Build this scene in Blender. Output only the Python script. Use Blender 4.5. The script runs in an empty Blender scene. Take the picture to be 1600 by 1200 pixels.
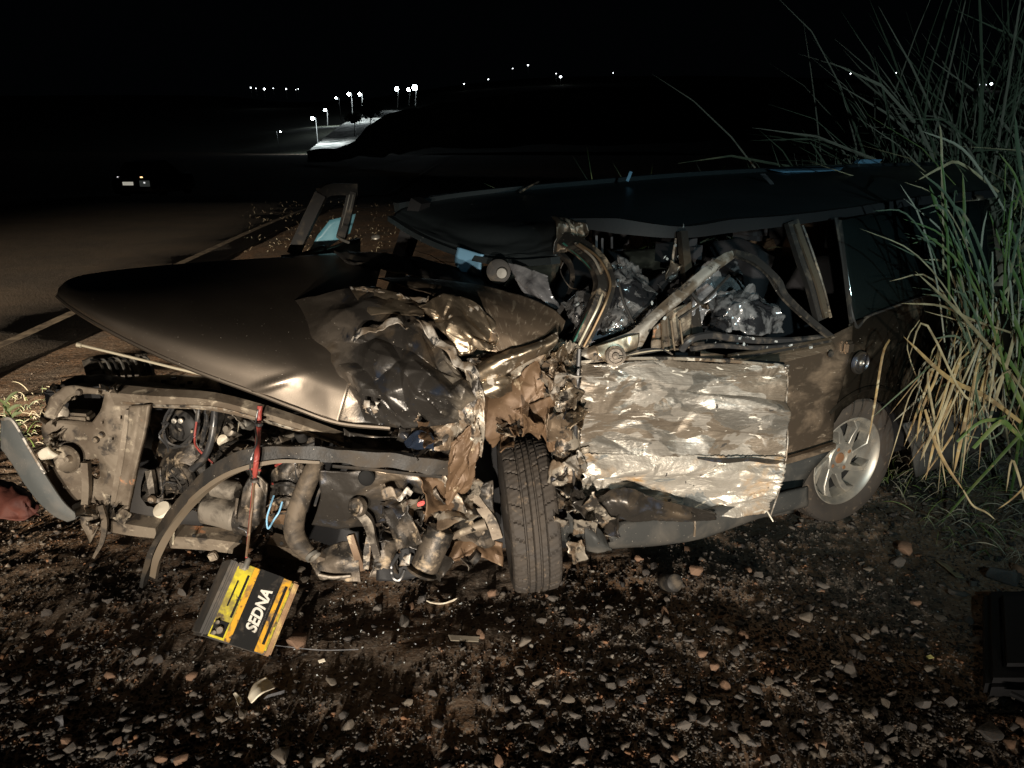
import bpy, bmesh, math, random
import numpy as np
from mathutils import Vector, Matrix, noise
from mathutils.geometry import delaunay_2d_cdt

random.seed(7)
R = math.radians
scene = bpy.context.scene
col = scene.collection

# ------------------------------------------------------------------ camera
CAMH, PITCH, F = 1.6, R(18.2), 1200.0
cam_data = bpy.data.cameras.new("camera")
cam = bpy.data.objects.new("camera", cam_data)
col.objects.link(cam)
cam.location = (0, 0, CAMH)
cam.rotation_euler = (R(90) - PITCH, 0, 0)
cam_data.sensor_width = 36.0
cam_data.lens = 36.0 * F / 1600.0
cam_data.clip_start = 0.05
cam_data.clip_end = 6000
scene.camera = cam

# ------------------------------------------------------------------ night sky
world = bpy.data.worlds.new("World")
scene.world = world
world.use_nodes = True
wn = world.node_tree.nodes
bg = wn["Background"]
bg.inputs[0].default_value = (0.55, 0.75, 1.0, 1)
bg.inputs[1].default_value = 0.0007

# ------------------------------------------------------------------ the light that lit the place, plus added beams
def spot(name, loc, target, energy, color, size, blend=1.0, radius=0.06, stretch=(1, 1, 1)):
    d = bpy.data.lights.new(name, 'SPOT')
    d.energy = energy; d.color = color; d.spot_size = R(size); d.spot_blend = blend
    d.shadow_soft_size = radius
    o = bpy.data.objects.new(name, d); col.objects.link(o)
    o.location = loc
    o.rotation_euler = (Vector(target) - Vector(loc)).to_track_quat('-Z', 'Y').to_euler()
    o.scale = stretch
    return o
# low beams of the vehicle the photographer stands in front of
WARM = (1.0, 0.885, 0.74)
spot("headlight_and_fill_beam", (-1.15, -5.4, 0.74), (-0.85, 2.5, 0.42), 2900, WARM, 46, stretch=(1.0, 0.29, 1))
spot("headlight_and_fill_beam", (0.20, -5.4, 0.74), (0.12, 2.5, 0.45), 3900, WARM, 31, stretch=(1.0, 0.45, 1))
# added warm beam that brightens the road; no vehicle stands behind it
spot("headlight_and_fill_beam", (-6.0, -6.5, 0.8), (-5.0, 4.2, 0.0), 48000, (1.0, 0.80, 0.58), 46, stretch=(1.0, 0.145, 1))
# added cool spot for grass, roof front and cabin; its source is unknown
spot("cool_fill_beam", (1.1, -0.4, 1.85), (2.5, 5.6, 2.0), 230, (0.66, 0.95, 1.0), 84, radius=0.02)

vs = scene.view_settings
vs.view_transform = 'Standard'; vs.look = 'None'; vs.gamma = 1; vs.exposure = 0
scene.render.engine = 'CYCLES'
scene.cycles.use_denoising = True
scene.cycles.max_bounces = 6
scene.cycles.sample_clamp_indirect = 4.0

# ------------------------------------------------------------------ pixel helpers
CP, SP = math.cos(PITCH), math.sin(PITCH)
def ray(px, py):
    u = (px - 800) / F; v = (600 - py) / F
    return Vector((u, CP + v * SP, -SP + v * CP))
def W(px, py, d):
    r = ray(px, py); t = d / r.y
    return Vector((0, 0, CAMH)) + r * t
def G(px, py, z=0.0):
    r = ray(px, py); t = (z - CAMH) / r.z
    return Vector((0, 0, CAMH)) + r * t
# the car's own frame: left side line through the rear wheel
P0 = Vector((1.43, 2.96, 0)); RR = Vector((0.891, 0.454, 0)); NN = Vector((0.454, -0.891, 0)); UP = Vector((0, 0, 1))
def C(t, a, z): return P0 + RR * t - NN * a + UP * z
def S(px, py, off=0.0):
    r = ray(px, py); o = Vector((0, 0, CAMH))
    t = (off - (o - P0).dot(NN)) / r.dot(NN)
    return o + r * t
def project(p):
    q = p - Vector((0, 0, CAMH))
    zc = q.y * CP - q.z * SP
    return (800 + F * q.x / zc, 600 - F * (q.y * SP + q.z * CP) / zc, zc)
def V(p): return p if isinstance(p, Vector) else W(*p)

# ------------------------------------------------------------------ materials
LOWSPEC = {'grey_bumper_plastic', 'dark_bumper_strip', 'black_rubber_plastic', 'dusty_tyre_rubber', 'black_case_shell', 'dark_cabin_plastic', 'black_battery_label', 'grey_battery_case', 'mixed_pebbles', 'red_brown_dirt', 'dusty_rubber_hose', 'recess_shade_black', 'dark_seat_fabric'}
def mat(name, base, rough=0.5, metal=0.0, layers=(), bump=None, emit=None, alpha=None, trans=0.0, coat=0.0, sss=None):
    m = bpy.data.materials.new(name); m.use_nodes = True
    nt = m.node_tree; b = nt.nodes["Principled BSDF"]; L = nt.links.new
    tc = nt.nodes.new("ShaderNodeTexCoord")
    colr = None; ro = None; me = None
    def noise_tex(scale, stretch, detail, coords, dist=0.0, rough_=0.6):
        mp = nt.nodes.new("ShaderNodeMapping"); mp.inputs["Scale"].default_value = stretch
        L(tc.outputs[coords], mp.inputs[0])
        n = nt.nodes.new("ShaderNodeTexNoise"); n.inputs["Scale"].default_value = scale
        n.inputs["Detail"].default_value = detail; n.inputs["Roughness"].default_value = rough_
        n.inputs["Distortion"].default_value = dist
        L(mp.outputs[0], n.inputs["Vector"]); return n
    def rgba(v):
        n = nt.nodes.new("ShaderNodeRGB"); n.outputs[0].default_value = (*v, 1); return n.outputs[0]
    def val(v):
        n = nt.nodes.new("ShaderNodeValue"); n.outputs[0].default_value = v; return n.outputs[0]
    colr, ro, me = rgba(base), val(rough), val(metal)
    for ly in layers:
        n = noise_tex(ly.get('scale', 5), ly.get('stretch', (1, 1, 1)), ly.get('detail', 5), ly.get('coords', 'Object'), ly.get('dist', 0.4), ly.get('nr', 0.6))
        mr = nt.nodes.new("ShaderNodeMapRange")
        s = ly.get('soft', 0.02); t = ly.get('thr', 0.5)
        mr.inputs[1].default_value = t - s; mr.inputs[2].default_value = t + s
        mr.inputs[3].default_value = 0; mr.inputs[4].default_value = ly.get('max', 1.0)
        if 'axis' in ly:
            sp = nt.nodes.new("ShaderNodeSeparateXYZ"); L(tc.outputs['UV'], sp.inputs[0])
            ma = nt.nodes.new("ShaderNodeMath"); ma.operation = 'MULTIPLY_ADD'; ma.inputs[1].default_value = ly.get('amount', 0.25)
            L(n.outputs[0], ma.inputs[0]); L(sp.outputs[ly['axis']], ma.inputs[2]); L(ma.outputs[0], mr.inputs[0])
        else:
            L(n.outputs[0], mr.inputs[0])
        mx = nt.nodes.new("ShaderNodeMix"); mx.data_type = 'RGBA'
        L(mr.outputs[0], mx.inputs[0]); L(colr, mx.inputs[6]); mx.inputs[7].default_value = (*ly['col'], 1)
        colr = mx.outputs[2]
        for key in ('rough', 'metal'):
            if key in ly:
                mf = nt.nodes.new("ShaderNodeMix"); mf.data_type = 'FLOAT'
                L(mr.outputs[0], mf.inputs[0]); L(ro if key == 'rough' else me, mf.inputs[2]); mf.inputs[3].default_value = ly[key]
                if key == 'rough': ro = mf.outputs[0]
                else: me = mf.outputs[0]
    L(colr, b.inputs["Base Color"]); L(ro, b.inputs["Roughness"]); L(me, b.inputs["Metallic"])
    if bump:
        prev = None
        for (sc, st, strength, dist, coords) in bump:
            n = noise_tex(sc, st, 4, coords)
            bp = nt.nodes.new("ShaderNodeBump"); bp.inputs["Strength"].default_value = strength; bp.inputs["Distance"].default_value = dist
            L(n.outputs[0], bp.inputs["Height"])
            if prev: L(prev.outputs[0], bp.inputs["Normal"])
            prev = bp
        L(prev.outputs[0], b.inputs["Normal"])
    if emit:
        b.inputs["Emission Color"].default_value = (*emit[0], 1); b.inputs["Emission Strength"].default_value = emit[1]
    if trans: b.inputs["Transmission Weight"].default_value = trans
    if coat:
        b.inputs["Coat Weight"].default_value = coat; b.inputs["Coat Roughness"].default_value = 0.12
    if name in LOWSPEC: b.inputs["Specular IOR Level"].default_value = 0.16
    if alpha is not None: b.inputs["Alpha"].default_value = alpha
    return m
UVA = 'UV'
speck = dict(col=(0.5, 0.45, 0.38), rough=0.8, metal=0.0, scale=160, thr=0.745, soft=0.02, detail=2)
dust = dict(col=(0.23, 0.18, 0.13), rough=0.75, metal=0.0, scale=7, thr=0.62, soft=0.2, detail=6, max=0.5)
M = {}
M['paint'] = mat('bronze_paint', (0.25, 0.21, 0.17), 0.37, 0.95, [dict(col=(0.19, 0.16, 0.13), rough=0.5, scale=3, thr=0.55, soft=0.25), speck], bump=[(260, (1, 1, 1), 0.05, 0.002, 'Object')], coat=0.25)
M['paint_side'] = mat('bronze_paint_dusty', (0.20, 0.155, 0.115), 0.42, 0.85,
    [dict(col=(0.28, 0.2, 0.13), rough=0.7, metal=0.1, scale=6, thr=0.58, soft=0.13, stretch=(1, 1, 2), max=0.6), dict(col=(0.4, 0.33, 0.25), rough=0.7, metal=0.1, scale=50, thr=0.67, soft=0.04, stretch=(0.3, 0.3, 1), max=0.5), speck], bump=[(90, (1, 1, 1), 0.06, 0.003, 'Object')])
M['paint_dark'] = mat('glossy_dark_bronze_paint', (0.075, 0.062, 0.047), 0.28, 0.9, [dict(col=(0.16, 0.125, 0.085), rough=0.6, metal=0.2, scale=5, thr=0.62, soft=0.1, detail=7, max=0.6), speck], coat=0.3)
M['gold'] = mat('crumpled_bronze_sheet', (0.50, 0.41, 0.30), 0.33, 0.92,
    [dict(col=(0.2, 0.16, 0.115), rough=0.5, scale=10, thr=0.52, soft=0.08), dict(col=(0.55, 0.51, 0.45), rough=0.5, metal=0.4, scale=14, thr=0.63, soft=0.02, detail=8), dict(col=(0.05, 0.04, 0.03), rough=0.6, metal=0.3, scale=22, thr=0.66, soft=0.02, detail=8), speck], bump=[(60, (1, 1, 1), 0.15, 0.004, 'Object')])
M['fender'] = mat('scratched_bronze_fender', (0.26, 0.2, 0.145), 0.5, 0.8,
    [dict(col=(0.45, 0.38, 0.29), rough=0.6, scale=60, thr=0.6, soft=0.05, stretch=(1, 0.18, 0.6), coords=UVA), dict(col=(0.62, 0.58, 0.52), rough=0.6, metal=0.3, scale=8, thr=0.7, soft=0.02), speck], bump=[(90, (1, 0.2, 1), 0.15, 0.003, UVA)])
M['tar'] = mat('blackened_oily_sheet', (0.035, 0.031, 0.027), 0.36, 0.4,
    [dict(col=(0.18, 0.14, 0.1), rough=0.42, metal=0.85, scale=5, thr=0.60, soft=0.08, detail=6), dict(col=(0.05, 0.06, 0.085), rough=0.3, scale=9, thr=0.62, soft=0.05), dict(col=(0.5, 0.45, 0.39), rough=0.55, metal=0.4, scale=15, thr=0.70, soft=0.015, detail=9), speck], bump=[(16, (1, 1, 1), 0.25, 0.012, 'Object'), (180, (1, 1, 1), 0.08, 0.002, 'Object')])
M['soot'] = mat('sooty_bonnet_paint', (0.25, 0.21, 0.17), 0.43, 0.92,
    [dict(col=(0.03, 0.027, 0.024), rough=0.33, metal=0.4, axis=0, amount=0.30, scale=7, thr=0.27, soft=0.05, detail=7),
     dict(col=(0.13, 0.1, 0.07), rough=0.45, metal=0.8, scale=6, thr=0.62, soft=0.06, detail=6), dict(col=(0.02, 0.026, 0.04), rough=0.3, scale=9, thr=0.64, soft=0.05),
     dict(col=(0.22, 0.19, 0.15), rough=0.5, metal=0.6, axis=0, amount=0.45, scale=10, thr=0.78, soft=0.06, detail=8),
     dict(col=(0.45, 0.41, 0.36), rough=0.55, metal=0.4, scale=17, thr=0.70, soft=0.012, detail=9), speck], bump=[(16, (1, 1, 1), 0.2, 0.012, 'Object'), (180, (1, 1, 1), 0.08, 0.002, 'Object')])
M['bare'] = mat('torn_bare_metal', (0.40, 0.355, 0.29), 0.48, 0.6,
    [dict(col=(0.17, 0.125, 0.085), rough=0.6, metal=0.4, scale=12, thr=0.5, soft=0.04, detail=7), dict(col=(0.045, 0.04, 0.035), rough=0.45, metal=0.4, scale=17, thr=0.56, soft=0.03, detail=7), dict(col=(0.62, 0.57, 0.48), rough=0.6, metal=0.3, scale=26, thr=0.64, soft=0.02, detail=8), speck], bump=[(70, (1, 1, 1), 0.35, 0.005, 'Object')])
M['door'] = mat('scraped_door_skin', (0.42, 0.395, 0.35), 0.38, 0.85,
    [dict(col=(0.58, 0.55, 0.50), rough=0.42, metal=0.75, scale=4, stretch=(1, 1.8, 1), thr=0.53, soft=0.03, coords=UVA, detail=5, dist=1.0),
     dict(col=(0.17, 0.14, 0.108), rough=0.5, metal=0.5, scale=2.6, stretch=(1, 2.4, 1), thr=0.475, soft=0.008, coords=UVA, detail=6, dist=0.5, nr=0.6),
     dict(col=(0.30, 0.275, 0.24), rough=0.5, metal=0.5, scale=5.1, stretch=(1.1, 2.0, 1), thr=0.54, soft=0.008, coords=UVA, detail=4, dist=0.8, nr=0.5),
     dict(col=(0.66, 0.62, 0.54), rough=0.6, metal=0.2, scale=8, stretch=(0.9, 2.4, 1), thr=0.625, soft=0.01, coords=UVA, detail=7, dist=1.6),
     dict(col=(0.16, 0.13, 0.1), rough=0.45, metal=0.6, scale=8, stretch=(0.6, 3.2, 1), thr=0.62, soft=0.03, coords=UVA, detail=7, dist=0.6),
     dict(col=(0.78, 0.74, 0.67), rough=0.38, metal=0.7, scale=11, stretch=(0.45, 5, 1), thr=0.665, soft=0.02, coords=UVA, detail=6, dist=0.6),
     dict(col=(0.12, 0.1, 0.08), rough=0.45, metal=0.6, scale=9, stretch=(0.12, 16, 1), thr=0.62, soft=0.03, coords=UVA, detail=5, dist=0.3, max=0.7),
     dict(col=(0.03, 0.027, 0.024), rough=0.8, metal=0.1, scale=34, stretch=(0.7, 1, 1), thr=0.69, soft=0.02, coords=UVA, detail=6)],
    bump=[(6, (0.8, 2.0, 1), 0.45, 0.03, UVA), (24, (0.7, 2.2, 1), 0.35, 0.008, UVA), (120, (0.5, 2, 1), 0.15, 0.003, UVA)])
M['door_low'] = mat('scraped_plastic_and_rust', (0.48, 0.445, 0.39), 0.45, 0.6,
    [dict(col=(0.16, 0.165, 0.16), rough=0.5, metal=0.1, scale=3.6, stretch=(1, 1.5, 1), thr=0.55, soft=0.008, coords=UVA, detail=4, dist=0.8),
     dict(col=(0.30, 0.185, 0.08), rough=0.7, metal=0.2, scale=5, stretch=(1, 1, 1), thr=0.57, soft=0.06, coords=UVA, detail=8),
     dict(col=(0.7, 0.66, 0.57), rough=0.45, metal=0.5, scale=9, stretch=(0.7, 2, 1), thr=0.61, soft=0.015, coords=UVA, detail=8, dist=2.5),
     dict(col=(0.03, 0.027, 0.024), rough=0.8, metal=0.1, scale=36, thr=0.67, soft=0.02, coords=UVA, detail=6)],
    bump=[(9, (1, 2, 1), 0.6, 0.02, UVA), (50, (0.6, 2, 1), 0.3, 0.005, UVA)])
M['rust'] = mat('brown_primer_steel', (0.135, 0.085, 0.049), 0.55, 0.25,
    [dict(col=(0.1, 0.06, 0.033), rough=0.6, scale=9, thr=0.52, soft=0.08, detail=7), dict(col=(0.38, 0.3, 0.2), rough=0.6, scale=16, thr=0.66, soft=0.03, detail=8), speck], bump=[(60, (1, 1, 1), 0.2, 0.004, 'Object')])
M['frame'] = mat('dusty_bronze_frame_steel', (0.22, 0.182, 0.138), 0.6, 0.35,
    [dict(col=(0.12, 0.092, 0.066), rough=0.65, scale=7, thr=0.5, soft=0.1, detail=7), dict(col=(0.045, 0.037, 0.03), rough=0.7, scale=13, thr=0.6, soft=0.05, detail=8), dict(col=(0.42, 0.2, 0.1), rough=0.7, metal=0.1, scale=9, thr=0.68, soft=0.03, detail=8), dict(col=(0.42, 0.36, 0.27), rough=0.7, metal=0.1, scale=22, thr=0.64, soft=0.06), speck], bump=[(70, (1, 1, 1), 0.15, 0.004, 'Object')])
M['dirty'] = mat('grimy_engine_metal', (0.12, 0.098, 0.076), 0.5, 0.45,
    [dict(col=(0.025, 0.022, 0.019), rough=0.55, scale=11, thr=0.47, soft=0.06, detail=7), dict(col=(0.36, 0.28, 0.19), rough=0.75, metal=0.1, scale=18, thr=0.63, soft=0.06), speck], bump=[(80, (1, 1, 1), 0.3, 0.005, 'Object')])
M['alu'] = mat('dusty_aluminium_casting', (0.29, 0.255, 0.21), 0.48, 0.6,
    [dict(col=(0.05, 0.042, 0.034), rough=0.6, scale=12, thr=0.5, soft=0.07, detail=7), speck], bump=[(60, (1, 1, 1), 0.25, 0.004, 'Object')])
M['black'] = mat('black_rubber_plastic', (0.022, 0.021, 0.02), 0.5, 0.0, [dict(col=(0.09, 0.075, 0.058), rough=0.8, scale=16, thr=0.62, soft=0.1)], bump=[(120, (1, 1, 1), 0.15, 0.002, 'Object')])
M['hose'] = mat('glossy_black_hose', (0.03, 0.03, 0.031), 0.28, 0.0, [dict(col=(0.12, 0.1, 0.08), rough=0.7, scale=20, thr=0.62, soft=0.1)])
M['brownhose'] = mat('dusty_rubber_hose', (0.12, 0.095, 0.07), 0.6, 0.0, [dict(col=(0.035, 0.03, 0.025), rough=0.6, scale=15, thr=0.53, soft=0.1), speck], bump=[(60, (1, 1, 1), 0.2, 0.003, 'Object')])
M['grey'] = mat('grey_bumper_plastic', (0.036, 0.037, 0.036), 0.5, 0.0, [dict(col=(0.075, 0.069, 0.06), rough=0.7, scale=8, thr=0.6, soft=0.15), speck], bump=[(200, (1, 1, 1), 0.08, 0.001, 'Object')])
M['strip'] = mat('dark_bumper_strip', (0.022, 0.021, 0.02), 0.45, 0.0, [dict(col=(0.055, 0.043, 0.031), rough=0.7, scale=9, thr=0.56, soft=0.12, detail=8), speck], bump=[(30, (1, 1, 1), 0.4, 0.006, 'Object')])
M['lip'] = mat('dusty_bumper_lip', (0.12, 0.096, 0.068), 0.65, 0.05, [dict(col=(0.12, 0.09, 0.06), rough=0.7, scale=14, thr=0.55, soft=0.12)])
M['tyre'] = mat('dusty_tyre_rubber', (0.05, 0.042, 0.035), 0.75, 0.0, [dict(col=(0.04, 0.036, 0.033), rough=0.6, scale=9, thr=0.54, soft=0.14, detail=6), dict(col=(0.13, 0.1, 0.072), rough=0.9, scale=26, thr=0.66, soft=0.06)], bump=[(150, (1, 1, 1), 0.15, 0.002, 'Object')])
M['rim'] = mat('silver_rim', (0.35, 0.335, 0.30), 0.45, 0.75, [dict(col=(0.34, 0.28, 0.2), rough=0.65, metal=0.2, scale=12, thr=0.6, soft=0.15, max=0.7)])
M['hubrust'] = mat('rusty_hub', (0.2, 0.1, 0.05), 0.7, 0.3)
M['dark'] = mat('dark_cabin_plastic', (0.018, 0.018, 0.019), 0.55, 0.0, bump=[(90, (1, 1, 1), 0.2, 0.003, 'Object')])
M['fabric'] = mat('dark_seat_fabric', (0.03, 0.03, 0.033), 0.9)
M['bag'] = mat('black_bag_with_glints', (0.014, 0.015, 0.017), 0.15, 0.0, [dict(col=(0.4, 0.41, 0.42), rough=0.22, metal=0.8, scale=6, thr=0.5, soft=0.06)], bump=[(14, (1, 1, 1), 0.4, 0.015, 'Object')])  # pale metallic patches put highlights into the black plastic's colour
M['silver'] = mat('silver_film_with_glints', (0.015, 0.016, 0.018), 0.14, 0.1, [dict(col=(0.5, 0.5, 0.5), rough=0.18, metal=0.9, scale=9, thr=0.485, soft=0.05, detail=7)], bump=[(16, (1, 1, 1), 0.4, 0.015, 'Object')])  # silver patches, widened to put highlights into the film's colour
M['film'] = mat('smoky_plastic_film', (0.24, 0.24, 0.25), 0.25, 0.3, [dict(col=(0.06, 0.06, 0.065), rough=0.2, scale=9, thr=0.5, soft=0.15)], bump=[(25, (1, 1, 1), 0.4, 0.01, 'Object')])
M['blue'] = mat('pale_blue_card', (0.13, 0.27, 0.40), 0.5)
M['glassdark'] = mat('tinted_window_glass', (0.02, 0.03, 0.03), 0.06, 0.0, trans=0.7)
M['glassblue'] = mat('smeared_window_glass', (0.1, 0.3, 0.38), 0.35, 0.0, [dict(col=(0.2, 0.42, 0.5), rough=0.5, scale=8, thr=0.55, soft=0.15)], alpha=0.72)
M['mirror'] = mat('mirror_glass', (0.13, 0.125, 0.11), 0.5, 0.1)
M['white'] = mat('dirty_white_plastic', (0.68, 0.62, 0.5), 0.5, 0.0, [dict(col=(0.4, 0.33, 0.24), scale=20, thr=0.58, soft=0.1)])
M['rodsteel'] = mat('pale_prop_rod', (0.72, 0.64, 0.48), 0.4, 0.4)
M['red'] = mat('red_cable_sheath', (0.26, 0.045, 0.035), 0.55)
M['bluewire'] = mat('blue_wire_sheath', (0.2, 0.42, 0.62), 0.45)
M['yellow'] = mat('yellow_battery_label', (0.50, 0.43, 0.02), 0.5, 0.0, [dict(col=(0.2, 0.16, 0.04), scale=16, thr=0.52, soft=0.08, detail=8), dict(col=(0.07, 0.05, 0.03), scale=26, thr=0.57, soft=0.03, detail=8)], bump=[(60, (1, 1, 1), 0.2, 0.003, 'Object')])
M['orange'] = mat('orange_battery_label', (0.56, 0.29, 0.015), 0.5, 0.0, [dict(col=(0.2, 0.12, 0.04), scale=20, thr=0.55, soft=0.06, detail=8), dict(col=(0.06, 0.04, 0.025), scale=28, thr=0.6, soft=0.03, detail=8)])
M['labelblack'] = mat('black_battery_label', (0.009, 0.009, 0.009), 0.65, 0.0, [dict(col=(0.05, 0.042, 0.034), scale=25, thr=0.65, soft=0.08)])
M['batcase'] = mat('grey_battery_case', (0.06, 0.057, 0.054), 0.5, 0.0, [dict(col=(0.13, 0.11, 0.09), scale=9, thr=0.58, soft=0.12)])
M['batworn'] = mat('muddy_battery_edge', (0.25, 0.15, 0.08), 0.8, 0.0, [dict(col=(0.5, 0.36, 0.14), scale=25, thr=0.56, soft=0.1)], bump=[(60, (1, 1, 1), 0.6, 0.006, 'Object')])
M['letter'] = mat('white_print', (0.58, 0.56, 0.5), 0.6, 0.0, [dict(col=(0.25, 0.23, 0.2), scale=40, thr=0.6, soft=0.06, detail=8)])
M['holeshade'] = mat('recess_shade_black', (0.01, 0.01, 0.01), 0.8)  # flat black standing in for the shade inside holes and gaps
M['redcloth'] = mat('dark_red_cloth', (0.10, 0.026, 0.016), 0.75, 0.0, [dict(col=(0.05, 0.012, 0.009), scale=9, thr=0.5, soft=0.15)], bump=[(20, (1, 1, 1), 0.5, 0.01, 'Object')])
M['green_strip'] = mat('green_trim_edge', (0.035, 0.13, 0.095), 0.5, 0.3)
M['copper'] = mat('copper_paint_edge', (0.24, 0.16, 0.09), 0.45, 0.7)

# ------------------------------------------------------------------ mesh helpers
def link(o, parent=None):
    col.objects.link(o)
    if parent: o.parent = parent
    return o
def mesh_obj(name, verts, faces, m, parent=None, smooth=True, uvs=None, sharp=35):
    me = bpy.data.meshes.new(name)
    me.from_pydata([tuple(v) for v in verts], [], [tuple(f) for f in faces])
    if uvs is not None:
        ul = me.uv_layers.new(name="UVMap")
        idx = np.empty(len(me.loops), dtype=np.int32); me.loops.foreach_get("vertex_index", idx)
        ul.data.foreach_set("uv", np.asarray(uvs, dtype=np.float32)[idx].ravel())
    if smooth:
        me.polygons.foreach_set("use_smooth", [True] * len(me.polygons))
        me.set_sharp_from_angle(angle=R(sharp))
    me.materials.append(m)
    me.update()
    return link(bpy.data.objects.new(name, me), parent)
def empty(name, loc=(0, 0, 0), label=None, cat=None, group=None):
    o = bpy.data.objects.new(name, None); o.empty_display_size = 0.1
    col.objects.link(o); o.location = loc
    if label: tag(o, label, cat, group)
    return o
def tag(o, label=None, cat=None, group=None, kind=None):
    if label: o['label'] = label
    if cat: o['category'] = cat
    if group: o['group'] = group
    if kind: o['kind'] = kind
    return o
def catmull(P, n):
    P = np.asarray(P, dtype=float); k = len(P)
    if k == 2:
        s = np.linspace(0, 1, n)[:, None].reshape((n,) + (1,) * (P.ndim - 1)); return P[0] * (1 - s) + P[1] * s
    E = np.concatenate([[2 * P[0] - P[1]], P, [2 * P[-1] - P[-2]]])
    out = []
    for s in np.linspace(0, k - 1 - 1e-9, n):
        i = int(s); f = s - i
        a, b, c, d = E[i], E[i + 1], E[i + 2], E[i + 3]
        out.append(0.5 * (2 * b + (c - a) * f + (2 * a - 5 * b + 4 * c - d) * f * f + (3 * b - a - 3 * c + d) * f ** 3))
    return np.array(out)
def tri_noise(Q, seed, K=7, warp=0.09):
    rng = np.random.RandomState(seed); Q = np.array(Q, dtype=float)
    for _ in range(3):
        A = rng.randn(Q.shape[1], Q.shape[1]); Q = Q + warp * np.sin(Q @ A.T * 1.1 + rng.rand(Q.shape[1]) * 6.3)
    h = np.zeros(len(Q)); tot = 0
    for k in range(K):
        d = rng.randn(Q.shape[1]); d /= np.linalg.norm(d); f = 2 ** rng.uniform(-1.0, 1.7); a = 1 / f ** 0.95
        t = (Q @ d * f + rng.rand()) % 1.0
        h += a * (np.abs(t - 0.5) * 2 - 0.5); tot += a
    A = rng.randn(Q.shape[1]); B = rng.randn(Q.shape[1]); md = 0.62 + 0.38 * np.sin(Q @ A * 0.9 + 1.0) * np.sin(Q @ B * 0.8 + 2.0)
    return h / tot * 2.3 * md
def facets(Q, seed, levels=((1.4, 1.0), (5.5, 0.5), (20.0, 0.22))):
    """heights of a crumpled sheet: flat facets meeting in creases, three sizes of fold"""
    rng = np.random.RandomState(seed); lo = Q.min(0) - 0.6; hi = Q.max(0) + 0.6; h = np.zeros(len(Q))
    for dens, amp in levels:
        area = (hi - lo).prod(); n = int(min(260, max(8, dens * area)))
        P = lo + rng.rand(n, 2) * (hi - lo); P = np.concatenate([P, [lo, hi, (lo[0], hi[1]), (hi[0], lo[1])]])
        z = rng.uniform(-1, 1, len(P)); cur = np.zeros(len(Q))
        r = delaunay_2d_cdt([Vector(p) for p in P], [], [], 0, 1e-6)
        vz = [z[o[0]] if o else 0.0 for o in r[3]]; vp = np.array([list(v) for v in r[0]])
        for tri in r[2]:
            if len(tri) != 3: continue
            a, b, c = vp[tri[0]], vp[tri[1]], vp[tri[2]]
            den = (b[1] - c[1]) * (a[0] - c[0]) + (c[0] - b[0]) * (a[1] - c[1])
            if abs(den) < 1e-12: continue
            l1 = ((b[1] - c[1]) * (Q[:, 0] - c[0]) + (c[0] - b[0]) * (Q[:, 1] - c[1])) / den
            l2 = ((c[1] - a[1]) * (Q[:, 0] - c[0]) + (a[0] - c[0]) * (Q[:, 1] - c[1])) / den
            l3 = 1 - l1 - l2; k = (l1 >= -1e-6) & (l2 >= -1e-6) & (l3 >= -1e-6)
            hh = l1 * vz[tri[0]] + l2 * vz[tri[1]] + l3 * vz[tri[2]]
            cur[k] = hh[k]
        h += cur * amp
    return h
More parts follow.
